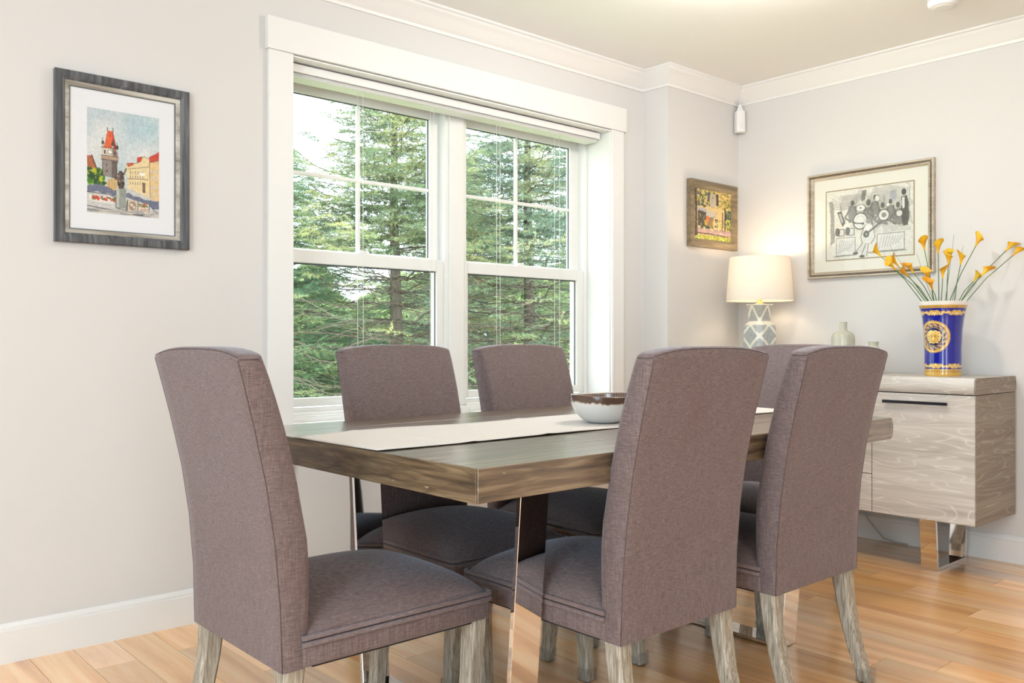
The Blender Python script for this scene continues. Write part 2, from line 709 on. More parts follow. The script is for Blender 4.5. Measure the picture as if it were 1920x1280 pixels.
pr = random.Random(5)
PW = 0.127
x = 0.19
while x < XB - 0.001:
    w = min(PW, XB - x)
    y = -0.45 - 0.05 * pr.randrange(0, 16)
    while y < YA - 0.001:
        L = 0.05 * pr.randrange(10, 30)
        y1 = y + L
        if y1 > YA - 0.2:
            y1 = y + 0.05 * math.ceil((YA - y) / 0.05 - 1e-6)
        plank(x, y, y1, w)
        y = y1
    x += w
# floor behind the planks (out of view)
rest = MB().box((XW, YSO, -0.012), (0.19, YA, 0.0)).box((0.19, YSO, -0.012), (XB, -1.25, 0.0)).build('plank_field', M['floor'], floor)

ceil_o = MB().box((XW, YSO, CEIL), (XB + 0.15, YA + 0.25, CEIL + 0.15)).build('ceiling', M['ceiling'])
tag(ceil_o, kind='structure')

wn = MB()
T = 0.25
wn.box((XW, YA, -0.12), (OX0, YA + T, CEIL)).box((OX1, YA, -0.12), (XS, YA + T, CEIL))
wn.box((OX0, YA, OZ1), (OX1, YA + T, CEIL)).box((OX0, YA, -0.12), (OX1, YA + T, OZ0))
wn.box((XS, YS, -0.12), (XB + 0.15, YA + T, CEIL))
tag(wn.build('wall_north', M['wall']), kind='structure')
tag(MB().box((XB, YSO - 0.15, -0.12), (XB + 0.15, YS, CEIL)).build('wall_east', M['wall']), kind='structure')
ww = MB().box((XW - 0.15, YSO - 0.15, -0.12), (XW, -1.8, CEIL)).box((XW - 0.15, 0.8, -0.12), (XW, YA + T, CEIL)).box((XW - 0.15, -1.8, 2.3), (XW, 0.8, CEIL))
tag(ww.build('wall_west', M['wall']), kind='structure')
ws = MB().box((XW, YSO - 0.15, -0.12), (-1.7, YSO, CEIL)).box((-0.1, YSO - 0.15, -0.12), (XB, YSO, CEIL)).box((-1.7, YSO - 0.15, 2.3), (-0.1, YSO, CEIL))
tag(ws.build('wall_south', M['wall']), kind='structure')


# baseboards: flat board with a small moulded top
def base_profile(d=0.015, h=0.122):
    return [(0, 0), (d, 0), (d, h - 0.022), (d - 0.004, h - 0.020), (d - 0.004, h - 0.012), (d - 0.009, h - 0.003), (d - 0.012, h), (0, h)]


bp = base_profile()
mb = MB()
mb.prism([(YA - a, z) for a, z in bp], 0, XW, XS)
mb.prism([(XS - a, z) for a, z in bp], 1, YS - 0.015, YA)
mb.prism([(YS - a, z) for a, z in bp], 0, XS - 0.015, XB)
tag(mb.build('baseboard_north', M['trim']), kind='structure')
mb = MB().prism([(XB - a, z) for a, z in bp], 1, YSO, YS)
tag(mb.build('baseboard_east', M['trim']), kind='structure')

# crown moulding
CP = [(0, 2.347), (0.007, 2.347), (0.009, 2.353), (0.009, 2.360), (0.014, 2.364), (0.024, 2.374), (0.040, 2.396), (0.058, 2.412),
      (0.068, 2.419), (0.070, 2.426), (0.076, 2.429), (0.080, 2.432), (0.080, CEIL), (0, CEIL)]


def crown_run(name, path):
    """sweep the crown profile along wall corners; path: list of (x, y) with the room on the right-hand side"""
    bm = bmesh.new()
    rings = []
    n = len(path)
    for i, p in enumerate(path):
        p = Vector((p[0], p[1]))
        dirs = []
        if i > 0:
            dirs.append((p - Vector(path[i - 1])).normalized())
        if i < n - 1:
            dirs.append((Vector(path[i + 1]) - p).normalized())
        norms = [Vector((d.y, -d.x)) for d in dirs]
        if len(norms) == 1:
            off = norms[0]
        else:
            s = norms[0] + norms[1]
            off = s / (1 + norms[0].dot(norms[1]))
        rings.append([bm.verts.new((p.x + off.x * a, p.y + off.y * a, z)) for a, z in CP])
    for a, b in zip(rings, rings[1:]):
        for k in range(len(CP)):
            k2 = (k + 1) % len(CP)
            bm.faces.new((a[k], a[k2], b[k2], b[k]))
    bm.faces.new(rings[0])
    bm.faces.new(rings[-1][::-1])
    mb_ = MB()
    mb_.bm.free()
    mb_.bm = bm
    o = mb_.build(name, M['trim'], autosmooth=40)
    return tag(o, kind='structure')


crown_run('trim_1', [(XW, YA), (XS, YA), (XS, YS), (XB, YS), (XB, YSO)])

# window casing (flat boards, head board thicker and wider), jamb lining, moulded bead
cas = empty('trim_2')
tag(cas, kind='structure')
MB().box((1.507, YA - 0.018, 0.0), (OX0, YA, 2.1025), 0.002).build('casing_leg', M['trim'], cas)
MB().box((OX1, YA - 0.018, 0.0), (3.515, YA, 2.1025), 0.002).build('casing_leg', M['trim'], cas)
MB().box((1.500, YA - 0.026, 2.1025), (3.530, YA, 2.226), 0.002).build('head_casing', M['trim'], cas)
MB().box((OX0 - 0.0, YA - 0.012, 2.093), (OX1, YA + 0.17, 2.1), 0.0015).build('head_jamb', M['trim'], cas)
MB().box((OX0 - 0.002, YA - 0.004, 0.66), (OX0 + 0.006, YA + 0.17, 2.093), 0.0015).build('side_jamb', M['trim'], cas)
MB().box((OX1 - 0.006, YA - 0.004, 0.66), (OX1 + 0.002, YA + 0.17, 2.093), 0.0015).build('side_jamb', M['trim'], cas)
MB().box((OX1 + 0.004, YA - 0.022, 0.66), (OX1 + 0.012, YA - 0.018, 2.1), 0.0015).build('bead', M['trim'], cas)
MB().box((1.47, YA - 0.045, 0.642), (3.55, YA + 0.16, 0.662), 0.004).build('stool', M['trim'], cas)
MB().box((1.50, YA - 0.020, 0.55), (3.52, YA, 0.642), 0.002).build('apron', M['trim'], cas)


def sash_window(name, x0, x1, gl, gr, mx, hide_lock=False):
    """double hung unit; x0..x1 outer, gl..gr glass of the lower sash, mx muntin position"""
    w = empty(name)
    tag(w, kind='structure')
    yf = YA + 0.165                                   # front of the unit frame
    zb, zt = 0.70, 2.09
    f = MB()
    f.box((x0, yf - 0.01, zb), (x0 + 0.022, yf + 0.10, zt), 0.002)
    f.box((x1 - 0.022, yf - 0.01, zb), (x1, yf + 0.10, zt), 0.002)
    f.box((x0, yf - 0.01, zt - 0.02), (x1, yf + 0.10, zt), 0.002)
    f.build('frame', M['vinyl'], w)
    sill = MB()
    for k in range(4):                                # stepped, ridged sill of the unit
        sill.box((x0, yf - 0.012 - 0.028 * k, 0.70 - 0.012 * k), (x1, yf + 0.09, 0.7265 - 0.0165 * k), 0.003)
    sill.build('sill', M['vinyl'], w)
    # lower sash (towards the room)
    yl0, yl1 = yf + 0.003, yf + 0.035
    s = empty('lower_sash', parent=w)
    e0, e1 = x0 + 0.018, x1 - 0.018
    for nm, a, b in (('stile', (e0, yl0, 0.733), (gl, yl1, 1.377)), ('stile', (gr, yl0, 0.733), (e1, yl1, 1.377)),
                     ('rail', (gl, yl0, 0.733), (gr, yl1, 0.768)), ('rail', (gl, yl0, 1.323), (gr, yl1, 1.377))):
        MB().box(a, b, 0.003).build(nm, M['vinyl'], s)
    MB().box((gl, yl0 + 0.012, 1.3165), (gr, yl0 + 0.016, 1.323)).box((gr - 0.0055, yl0 + 0.012, 0.768), (gr, yl0 + 0.016, 1.323)).build('gasket', M['gasket'], s)
    MB().box((gl, yl0 + 0.016, 0.768), (gr, yl0 + 0.020, 1.323)).build('pane', M['glass'], s)
    # upper sash (outer track)
    yu0, yu1 = yf + 0.038, yf + 0.070
    u = empty('upper_sash', parent=w)
    ul, ur = gl - 0.003, gr - 0.014
    for nm, a, b in (('stile', (e0, yu0, 1.345), (ul, yu1, 2.07)), ('stile', (ur, yu0, 1.345), (e1, yu1, 2.07)),
                     ('rail', (ul, yu0, 1.345), (ur, yu1, 1.386)), ('rail', (ul, yu0, 2.028), (ur, yu1, 2.07))):
        MB().box(a, b, 0.003).build(nm, M['vinyl'], u)
    MB().box((ul, yu0 + 0.012, 2.0235), (ur, yu0 + 0.016, 2.028)).box((ur - 0.005, yu0 + 0.012, 1.386), (ur, yu0 + 0.016, 2.028)).build('gasket', M['gasket'], u)
    zm = 1.699
    xs = [ul, mx, ur]
    zs = [1.386, zm, 2.028]
    for i in range(2):
        for j in range(2):
            MB().box((xs[i], yu0 + 0.016, zs[j]), (xs[i + 1], yu0 + 0.020, zs[j + 1])).build('pane', M['glass'], u)
    MB().box((mx - 0.008, yu0 + 0.010, 1.386), (mx + 0.008, yu0 + 0.026, 2.028), 0.003).build('muntin', M['trim'], u)
    MB().box((ul, yu0 + 0.009, zm - 0.008), (ur, yu0 + 0.027, zm + 0.008), 0.003).build('muntin', M['trim'], u)
    # sash lock on the meeting rail
    lk = MB().box((mx - 0.028, yl0 + 0.004, 1.377), (mx + 0.028, yl1, 1.384), 0.002)
    lk.box((mx - 0.014, yl0 + 0.008, 1.384), (mx + 0.020, yl1 - 0.006, 1.393), 0.003)
    lk.build('sash_lock', M['trim'], s)
    return w


sash_window('window_1', 1.615, 2.488, 1.664, 2.428, 2.040)
sash_window('window_2', 2.570, 3.417, 2.612, 3.350, 2.962)
tag(MB().box((2.486, YA + 0.145, 0.70), (2.572, YA + 0.25, 2.093), 0.003).build('trim_3', M['vinyl']), kind='structure')   # mullion
tag(MB().box((OX0, YA + 0.10, OZ0), (OX1, YA + T, 0.70)).build('trim_4', M['vinyl']), kind='structure')                    # sill block

# raised mini blind: valance, headrail, slat stack, cords
bl = empty('window_blind', (2.51, 3.19, 2.05))
tag(bl, 'white raised blind tucked under the head of the double window', 'window blind')


def local(o, mbuild):
    return mbuild


off = Vector((2.51, 3.19, 2.05))


def bbox(a, b, bev, name, mat, parent):
    return MB().box(Vector(a) - off, Vector(b) - off, bev).build(name, mat, parent)


v_ = bbox((1.617, 3.140, 2.056), (3.392, 3.148, 2.088), 0.002, 'valance', M['trim'], bl)
bbox((3.384, 3.146, 2.056), (3.392, 3.235, 2.088), 0.002, 'valance_return', M['trim'], bl)
bbox((1.620, 3.160, 2.062), (3.380, 3.205, 2.086), 0.002, 'headrail', M['vinyl'], bl)
bbox((1.620, 3.150, 2.0885), (3.380, 3.152, 2.0925), 0.0, 'gap_shade', M['gasket'], bl)  # dark strip standing in for the shade in the gap above the valance
for k in range(6):
    bbox((1.622, 3.152, 2.0555 - 0.0028 * k), (3.380, 3.232, 2.0573 - 0.0028 * k), 0.0, 'slat', M['trim'], bl)
for cu in (1.955, 1.982, 2.330, 2.350, 2.720, 2.742, 3.105, 3.140):
    MB().tube([(cu - off.x, 3.185 - off.y, 0.0), (cu - off.x, 3.185 - off.y, -0.6), (cu - off.x + 0.004, 3.188 - off.y, -1.30)], 0.0011, 5).build('cord', M['trim'], bl, True)

# smoke detector on the ceiling, motion sensor in the corner
sd = empty('smoke_detector', (3.80, 1.565, CEIL))
tag(sd, 'round white smoke detector on the ceiling by the sideboard wall', 'smoke detector')
MB().lathe([(0, 0), (0.062, 0), (0.062, -0.010), (0.060, -0.012), (0, -0.012)], 40).build('base', M['trim'], sd, autosmooth=40)
MB().lathe([(0, -0.012), (0.057, -0.012), (0.057, -0.014), (0.0615, -0.015), (0.0615, -0.026), (0.054, -0.038), (0.036, -0.041), (0.034, -0.043), (0, -0.043)], 40).build('cover', M['trim'], sd, autosmooth=40)
for k in range(12):
    a = 2 * math.pi * k / 12
    MB().box((-0.006, 0.056, -0.0145), (0.006, 0.0585, -0.0118), M=Matrix.Rotation(a, 4, 'Z')).build('vent', M['gasket'], sd)

ms = empty('motion_sensor', (4.300, 2.898, 2.19), R(-135))
tag(ms, 'small white motion sensor high in the room corner under the crown', 'motion sensor')
prof = [(-0.031, -0.012), (0.031, -0.012), (0.031, 0.010), (0.022, 0.026), (0.0, 0.032), (-0.022, 0.026), (-0.031, 0.010)]
mb = MB().prism([(b_, a_) for a_, b_ in prof], 2, 0.0, 0.118)
mb.build('housing', M['trim'], ms, autosmooth=35)
MB().prism([(b_ * 0.9 + 0.004, a_ * 0.72) for a_, b_ in prof], 2, 0.018, 0.05).build('lens', M['vinyl'], ms, autosmooth=35)
MB().hexa([(-0.012, -0.02, 0.118), (0.010, -0.02, 0.118), (0.010, 0.02, 0.118), (-0.012, 0.02, 0.118)],
          [(-0.018, -0.006, 0.160), (0.0, -0.006, 0.160), (0.0, 0.006, 0.160), (-0.018, 0.006, 0.160)]).build('bracket', M['vinyl'], ms)


# ------------------------------------------------------------------ dining table
TZ, TT = 0.75, 0.070
TX0, TX1, TY0, TY1 = 1.090, 2.862, 1.340, 2.420
tb = empty('dining_table', (0, 0, 0))
tag(tb, 'long weathered brown wood dining table on polished chrome legs', 'table')
# top: planks joined between two end boards; right end rounded off
ends = []
bod0, bod1 = TX0 + 0.006, TX1 - 0.022
npl = 6
for k in range(npl):
    y0 = TY0 + (TY1 - TY0) * k / npl
    y1 = TY0 + (TY1 - TY0) * (k + 1) / npl
    g = 0.0004
    MB().box((bod0, y0 + (g if k else 0), TZ - TT), (bod1, y1 - (g if k < npl - 1 else 0), TZ), 0.0012, 1).build('board', M['table'], tb)
MB().box((TX0, TY0, TZ - TT), (bod0, TY1, TZ), 0.0012, 1).build('end_board', M['table_end'], tb)
pts = [(bod1, TZ - TT), (bod1, TZ)]
for k in range(9):
    a = math.pi / 2 - math.pi * k / 8
    pts.append((TX1 - 0.016 + 0.018 * math.cos(a), TZ - TT / 2 + TT / 2 * math.sin(a)))
mb = MB()
mb.prism(pts, 1, TY0, TY1)
mb.build('end_board', M['table'], tb, autosmooth=40)


def u_frame(name, x0, x1, ytop0, ybot0, ybot1, ytop1, zt, parent, th=0.014, ax='x'):
    """flat-bar trapezoid leg frame, narrower at the floor; bar width runs along x"""
    out = [(ytop0, zt), (ybot0, 0.002), (ybot1, 0.002), (ytop1, zt)]
    sl = (ybot0 - ytop0) / zt
    inn = [(ytop0 + th, zt), (ybot0 + th - sl * th, th), (ybot1 - th + sl * th, th), (ytop1 - th, zt)]
    mk = lambda p, x: (x, p[0], p[1])
    objs = []
    for i, nm in ((0, 'leg'), (1, 'foot_bar'), (2, 'leg')):
        m_ = MB()
        q = [out[i], out[i + 1], inn[i + 1], inn[i]]
        m_.prism(q, 0, x0, x1)
        bmesh.ops.bevel(m_.bm, geom=m_.bm.edges[:], offset=0.0012, segments=1, affect='EDGES')
        objs.append(m_.build(nm, M['chrome'], parent))
    return objs


for (fx0, fx1) in ((1.362, 1.452), (2.548, 2.636)):
    u_frame('frame', fx0, fx1, 1.505, 1.562, 2.200, 2.257, TZ - TT, tb)
MB().box((1.30, 1.49, TZ - TT - 0.012), (2.70, 2.27, TZ - TT - 0.001)).build('underframe', M['lining'], tb)


# ------------------------------------------------------------------ chairs
CW = 0.222            # half width
BZ = [0.322, 0.40, 0.463, 0.53, 0.588, 0.65, 0.706, 0.765, 0.824, 0.88, 0.925, 0.948, 0.962]
XBK = np.interp(BZ, [0.322, 0.463, 0.588, 0.706, 0.824, 0.929, 0.97], [0.0, -0.004, -0.015, -0.033, -0.059, -0.086, -0.097])
XFR = np.interp(BZ, [0.322, 0.506, 0.587, 0.703, 0.802, 0.905, 0.955, 0.98], [0.063, 0.072, 0.066, 0.044, 0.021, -0.012, -0.032, -0.044])


def chair_back_loops(n=14):
    loops = []
    fr = 0.018          # front corner radius
    br = 0.006

    def loop(xb, xf, w, z, crown, inset=0.0):
        xb, xf, w = xb + inset, xf - inset, w - inset
        pts = []
        r = min(br, (xf - xb) * 0.3)
        q = min(fr, (xf - xb) * 0.45)
        row_b = [(xb + r, -w)] + [(xb + r * 0.29, -w + r * 0.29)]
        ys = np.linspace(-w + r, w - r, n)
        row_b += [(xb, y) for y in ys] + [(xb + r * 0.29, w - r * 0.29), (xb + r, w)]
        row_f = [(xf - q, -w), (xf - q * 0.29, -w + q * 0.29)]
        ys = np.linspace(-w + q, w - q, n)
        row_f += [(xf + 0.006 * (1 - (y / w) ** 2), y) for y in ys] + [(xf - q * 0.29, w - q * 0.29), (xf - q, w)]
        out = []
        for (x_, y_) in row_b + row_f[::-1]:
            out.append((x_, y_, z + crown * (1 - abs(y_ / CW) ** 3.2)))
        return out
    for z, xb, xf in zip(BZ, XBK, XFR):
        t = max(0.0, (z - 0.80) / 0.162)
        wv = CW - 0.003 * math.sin(math.pi * (z - 0.322) / 0.65)
        loops.append(loop(xb, xf, wv, z, 0.017 * t * t))
    z, xb, xf = BZ[-1], XBK[-1], XFR[-1]
    for k in (1, 2, 3):
        a = math.pi / 2 * k / 3
        loops.append(loop(xb, xf, CW, z + 0.010 * math.sin(a), 0.017, 0.010 * (1 - math.cos(a))))
    return loops


def make_chair():
    root = empty('dining_chair')
    # backrest
    loops = chair_back_loops()
    mb = MB()
    V = [[mb.bm.verts.new(p) for p in L] for L in loops]
    m_ = len(V[0])
    for a, b in zip(V, V[1:]):
        for k in range(m_):
            mb.bm.faces.new((a[k], a[(k + 1) % m_], b[(k + 1) % m_], b[k]))
    for L in (V[0], V[-1]):
        for k in range(m_ // 2 - 1):
            mb.bm.faces.new((L[k], L[k + 1], L[m_ - 2 - k], L[m_ - 1 - k]))
    back = mb.build('backrest', M['fabric'], root, autosmooth=55)
    # seams along the back edges and around the top
    n2 = len(loops[0]) // 2
    mb = MB()
    for side in (1, n2 - 2):
        path = [Vector(L[side]) for L in loops[:len(BZ)]]
        mb.tube(path, 0.0012, 5)
    L = loops[len(BZ)]
    mb.tube([L[k] for k in range(1, n2 - 1)], 0.0012, 5)
    for y in (-1, 1):
        mb.tube([(XBK[-1] + 0.003, y * (CW - 0.0005), 0.964), (XFR[-1] - 0.014, y * (CW - 0.0005), 0.964)], 0.0012, 5)
    mb.build('seam', M['seam'], back, True)
    # seat: rail, piping, crowned cushion
    sx0, sx1, sw = 0.045, 0.552, CW + 0.003
    mb = MB()
    mb.box((sx0, -sw, 0.322), (sx1, sw, 0.376), 0.008, 2)
    rail = mb.build('seat_rail', M['fabric'], root, autosmooth=50)
    MB().box((sx0 + 0.03, -sw + 0.012, 0.317), (sx1 - 0.012, sw - 0.012, 0.3225)).build('dust_cover', M['lining'], root)
    mb = MB()
    for zz in (0.372, 0.386):
        p = []
        r = 0.012
        for (cx, cy, a0) in ((sx1 - r, -sw + r, -90), (sx1 - r, sw - r, 0)):
            for k in range(5):
                a = R(a0 + 90 * k / 4)
                p.append((cx + (r + 0.002) * math.cos(a), cy + (r + 0.002) * math.sin(a), zz))
        p = [(sx0, -sw - 0.002, zz)] + p + [(sx0, sw + 0.002, zz)]
        mb.tube(p, 0.0062, 8)
    mb.build('piping', M['fabric'], root, True)
    mb = MB()
    nu, nv = 26, 24
    P = []
    cx, cy = (sx0 + sx1) / 2, 0
    hx, hy = (sx1 - sx0) / 2, sw
    for i in range(nu + 1):
        row = []
        for j in range(nv + 1):
            u = math.sin(math.pi / 2 * (2 * i / nu - 1))
            v = math.sin(math.pi / 2 * (2 * j / nv - 1))
            e = max(0.0, (1 - abs(u) ** 5) * (1 - abs(v) ** 5)) ** 0.5
            z = 0.383 + 0.049 * e + 0.034 * (1 - u * u) * (1 - v * v)
            k = 1 - 0.02 * (u * u * v * v) ** 2
            row.append((cx + u * hx * k, cy + v * hy * k, z))
        P.append(row)
    mb.grid(P)
    mb.build('seat_cushion', M['fabric'], root, True)
    # legs: square, tapered; the rear pair sweeps backwards
    def leg(path, w0, w1, name='leg'):
        m2 = MB()
        rings = []
        n = len(path)
        for i, p in enumerate(path):
            w = w0 + (w1 - w0) * i / (n - 1)
            c = w * 0.16
            h = w / 2
            pts_ = [(-h + c, -h), (h - c, -h), (h, -h + c), (h, h - c), (h - c, h), (-h + c, h), (-h, h - c), (-h, -h + c)]
            rings.append([m2.bm.verts.new((p[0] + q[0], p[1] + q[1], p[2])) for q in pts_])
        for a, b in zip(rings, rings[1:]):
            for k in range(8):
                m2.bm.faces.new((a[k], a[(k + 1) % 8], b[(k + 1) % 8], b[k]))
        m2.bm.faces.new(rings[0])
        m2.bm.faces.new(rings[-1][::-1])
        o = m2.build(name, M['leg'], root)
        e = path[-1]
        h = w1 / 2 + 0.0035
        t = 0.0022
        cp = MB()
        cp.box((e[0] - h, e[1] - h, 0.0005), (e[0] + h, e[1] + h, 0.0035), 0.0008, 1)
        for (a, b) in (((-h, -h), (-h + t, h)), ((h - t, -h), (h, h)), ((-h + t, -h), (h - t, -h + t)), ((-h + t, h - t), (h - t, h))):
            cp.box((e[0] + a[0], e[1] + a[1], 0.003), (e[0] + b[0], e[1] + b[1], 0.040), 0.0005, 1)
        cp.build('foot_cap', M['cap'], o)
        return o
    for s in (-1, 1):
        y = s * (CW - 0.028)
        leg([(0.526, y, 0.325), (0.517, y, 0.2), (0.507, y, 0.1), (0.497, y - s * 0.003, 0.0035)], 0.050, 0.036)
        y = s * (CW - 0.027)
        leg([(0.033, y, 0.325), (0.026, y, 0.25), (0.012, y, 0.17), (-0.010, y, 0.09), (-0.040, y, 0.0035)], 0.050, 0.036)
    return root


ch0 = make_chair()
spots = [
    ((0.836, 1.880, 0), 0.0, 'taupe linen dining chair at the near left end of the table, by the blank wall'),
    ((1.697, 1.303, 0), 90.0, 'taupe linen dining chair on the near long side, next to the left chrome leg'),
    ((2.298, 1.288, 0), 90.0, 'taupe linen dining chair on the near long side, nearest the sideboard'),
    ((1.727, 2.497, 0), -90.0, 'taupe linen dining chair on the window side, in front of the left sash'),
    ((2.303, 2.490, 0), -90.0, 'taupe linen dining chair on the window side, in front of the right sash'),
    ((3.150, 1.885, 0), 180.0, 'taupe linen dining chair at the far end of the table, before the sideboard'),
]
for i, (loc, rz, lab) in enumerate(spots):
    o = ch0 if i == 0 else copy_tree(ch0)
    o.location = loc
    o.rotation_euler = (0, 0, R(rz))
    if i == 0:
        o.scale = (1, 1.03, 1)
    else:
        o.scale = (1, 1, 1)
    tag(o, lab, 'chair', 'dining chairs around the table')


# ------------------------------------------------------------------ on the table: runner and bowl
RY0, RY1 = 1.695, 2.085
mb = MB()
nx, ny = 90, 14
top, botm = [], []
for i in range(nx + 1):
    x = TX0 - 0.001 + (TX1 - 0.006 - TX0) * i / nx
    a, b_ = [], []
    for j in range(ny + 1):
        t = j / ny
        y = RY0 + (RY1 - RY0) * t + 0.010 * math.sin(x * 3.1 + 0.4) * (1 - t) + 0.006 * math.sin(x * 4.7) * t
        edge = min(1.0, 6 * min(t, 1 - t))
        wv = 0.0016 * (1 + math.sin(x * 9 + y * 7)) + 0.0022 * max(0, math.sin(x * 5.2 + 1.1)) * (1 - 0.4 * edge)
        cr = 0.002 * math.exp(-((x - 1.62 - 0.25 * t) / 0.018) ** 2) + 0.002 * math.exp(-((x - 1.36 + 0.1 * t) / 0.014) ** 2)
        near_bowl = 1 - math.exp(-(((x - 1.99) ** 2 + (y - 1.83) ** 2) / 0.02))
        z = TZ + 0.0012 + (wv + cr) * near_bowl
        a.append((x, y, z + 0.0012))
        b_.append((x, y, z - 0.0004))
    top.append(a)
    botm.append(b_)
A = mb.grid(top)
B = mb.grid(botm)
for i in range(nx):
    mb.bm.faces.new((A[i][0], A[i + 1][0], B[i + 1][0], B[i][0]))
    mb.bm.faces.new((A[i][ny], A[i + 1][ny], B[i + 1][ny], B[i][ny]))
for j in range(ny):
    mb.bm.faces.new((A[0][j], A[0][j + 1], B[0][j + 1], B[0][j]))
    mb.bm.faces.new((A[nx][j], A[nx][j + 1], B[nx][j + 1], B[nx][j]))
ru = mb.build('table_runner', M['runner'], None, True)
tag(ru, 'plain cream cloth runner lying lengthwise along the wooden table', 'table runner')

# bowl: white glaze below a ragged brown rim band, ridged brown inside
BH, BR = 0.083, 0.104
cw, chh = 144, 60
cvb = Canvas(cw, chh, (228, 224, 220), 4)
th = np.linspace(0, 2 * math.pi, cw, endpoint=False)
prof = []
for k in range(chh):
    t = k / (chh - 1)
    if t < 0.06:
        prof.append((0.004 + 0.048 * t / 0.06, 0.0))
    elif t < 0.6:
        s = (t - 0.06) / 0.54
        prof.append((0.052 + (BR - 0.052) * math.sin(s * math.pi / 2) ** 0.85, 0.004 + (BH - 0.004) * s ** 1.15))
    elif t < 0.66:
        a = math.pi * (t - 0.6) / 0.06
        prof.append((BR - 0.003 + 0.003 * math.cos(a), BH + 0.003 * math.sin(a)))
    else:
        s = (t - 0.66) / 0.34
        prof.append((max(0.0005, (BR - 0.006) * math.cos(s * math.pi / 2) ** 0.7), BH - (BH - 0.010) * math.sin(s * math.pi / 2)))
prof = np.array(prof)
rag = 0.062 + 0.0035 * np.random.default_rng(2).random(cw) + 0.0015 * np.sin(th * 9)
zz = prof[:, 1][:, None] * np.ones((1, cw))
outer = (np.arange(chh) < chh * 0.63)[:, None]
brown = ((zz > rag[None, :]) & outer) | (~outer)
cvb.put(brown.astype(float), (96, 72, 60))
tan = (np.abs(zz - rag[None, :]) < 0.0022) & outer & ~brown
cvb.put(tan.astype(float), (206, 184, 160))
ridge = (~outer) & ((np.arange(cw)[None, :] % 2) == 0)
cvb.put(ridge.astype(float), (150, 128, 116))
rimm = (np.abs(np.arange(chh) - 0.63 * chh) < 1.2)[:, None] & np.ones((1, cw), bool)
cvb.put(rimm.astype(float), (196, 180, 165))
wob = 1 + 0.018 * np.sin(2 * th + 0.6)
P = np.zeros((chh, cw, 3))
P[..., 0] = prof[:, :1] * np.cos(th) * wob
P[..., 1] = prof[:, :1] * np.sin(th) * wob
P[..., 2] = prof[:, 1:2] + 0.003 * np.sin(2 * th + 2.0) * (prof[:, 1:2] / BH)
M['glaze'] = painted('glazed_stoneware', 0.18, 0.3)
bw = empty('bowl', (1.99, 1.83, TZ + 0.0030))
tag(bw, 'white ceramic bowl with a ragged brown rim band on the runner', 'bowl')
print_grid('bowl_body', cvb, P, M['glaze'], bw, True, True)

# ------------------------------------------------------------------ sideboard
SX0, SX1, SY0, SY1 = 3.858, 4.300, 1.458, 2.793
SZ0, SZ1, SZT = 0.229, 0.774, 0.846
sb = empty('sideboard', (0, 0, 0))
tag(sb, 'limed grey oak sideboard on chrome legs against the far wall', 'sideboard')
MB().box((SX0 + 0.020, SY0 + 0.018, SZ0), (SX1, SY1 - 0.018, SZ1)).build('carcass', plain('carcass_gap_shade', (0.035, 0.03, 0.026), 0.8), sb)  # near-black colour puts the shade into the gaps around fronts and top
MB().box((SX0 + 0.004, SY0, SZ0 - 0.001), (SX1, SY0 + 0.018, SZ1), 0.0015, 1).build('side_panel', M['limed_end_shaded'], sb)
MB().box((SX0 + 0.004, SY1 - 0.018, SZ0 - 0.001), (SX1, SY1, SZ1), 0.0015, 1).build('side_panel', M['limed_end_shaded'], sb)
# thick top with eased front and back
pts = []
zc, hz = (SZ1 + 0.003 + SZT) / 2, (SZT - SZ1 - 0.003) / 2
for k in range(9):
    a = math.pi / 2 - math.pi * k / 8
    pts.append((SX1 - 0.002 + 0.012 * math.cos(a), zc + hz * math.sin(a)))
pts += [(SX0 + 0.002, zc - hz), (SX0 - 0.004, zc - hz * 0.7), (SX0 - 0.004, zc), (SX0 - 0.001, zc + hz * 0.7), (SX0 + 0.006, zc + hz)]
MB().prism(pts, 1, SY0 + 0.0065, SY1 - 0.0065).build('top', M['limed'], sb, autosmooth=50)
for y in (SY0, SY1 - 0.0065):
    MB().prism(pts, 1, y, y + 0.0065).build('top_end', M['limed_end_shaded'], sb, autosmooth=50)


def front(name, y0, y1, z0, z1):
    return MB().box((SX0 - 0.001, y0 + 0.0015, z0 + 0.0015), (SX0 + 0.019, y1 - 0.0015, z1 - 0.0015), 0.001, 1).build(name, M['limed'], sb)


def handle(y0, y1, z, parent):
    mb = MB().box((SX0 - 0.026, y0, z - 0.0065), (SX0 - 0.016, y1, z + 0.0065), 0.001, 1)
    for y in (y0 + 0.012, y1 - 0.022):
        mb.box((SX0 - 0.018, y, z - 0.004), (SX0 + 0.001, y + 0.010, z + 0.004))
    mb.build('handle', M['dark_metal'], parent)


ym1, ym2 = 1.903, 2.348
d1 = front('door', SY0 + 0.002, ym1, SZ0, SZ1)
handle(1.566, 1.845, 0.735, d1)
d2 = front('door', ym2, SY1 - 0.002, SZ0, SZ1)
handle(2.405, 2.685, 0.735, d2)
for z0, z1 in ((SZ0, 0.402), (0.402, 0.588), (0.588, SZ1)):
    dr = front('drawer', ym1, ym2, z0, z1)
    handle(1.99, 2.26, z1 - 0.039, dr)
for y0 in (1.640, 2.545):
    # chrome flat-bar trapezoid, bar width along y
    th_ = 0.014
    xt0, xb0, xb1, xt1 = 3.902, 3.922, 4.226, 4.246
    out = [(xt0, SZ0 - 0.001), (xb0, 0.001), (xb1, 0.001), (xt1, SZ0 - 0.001)]
    inn = [(xt0 + th_, SZ0 - 0.001), (xb0 + th_, th_), (xb1 - th_, th_), (xt1 - th_, SZ0 - 0.001)]
    for i, nm in ((0, 'leg'), (1, 'foot_bar'), (2, 'leg')):
        MB().prism([out[i], out[i + 1], inn[i + 1], inn[i]], 1, y0, y0 + 0.07).build(nm, M['chrome'], sb)

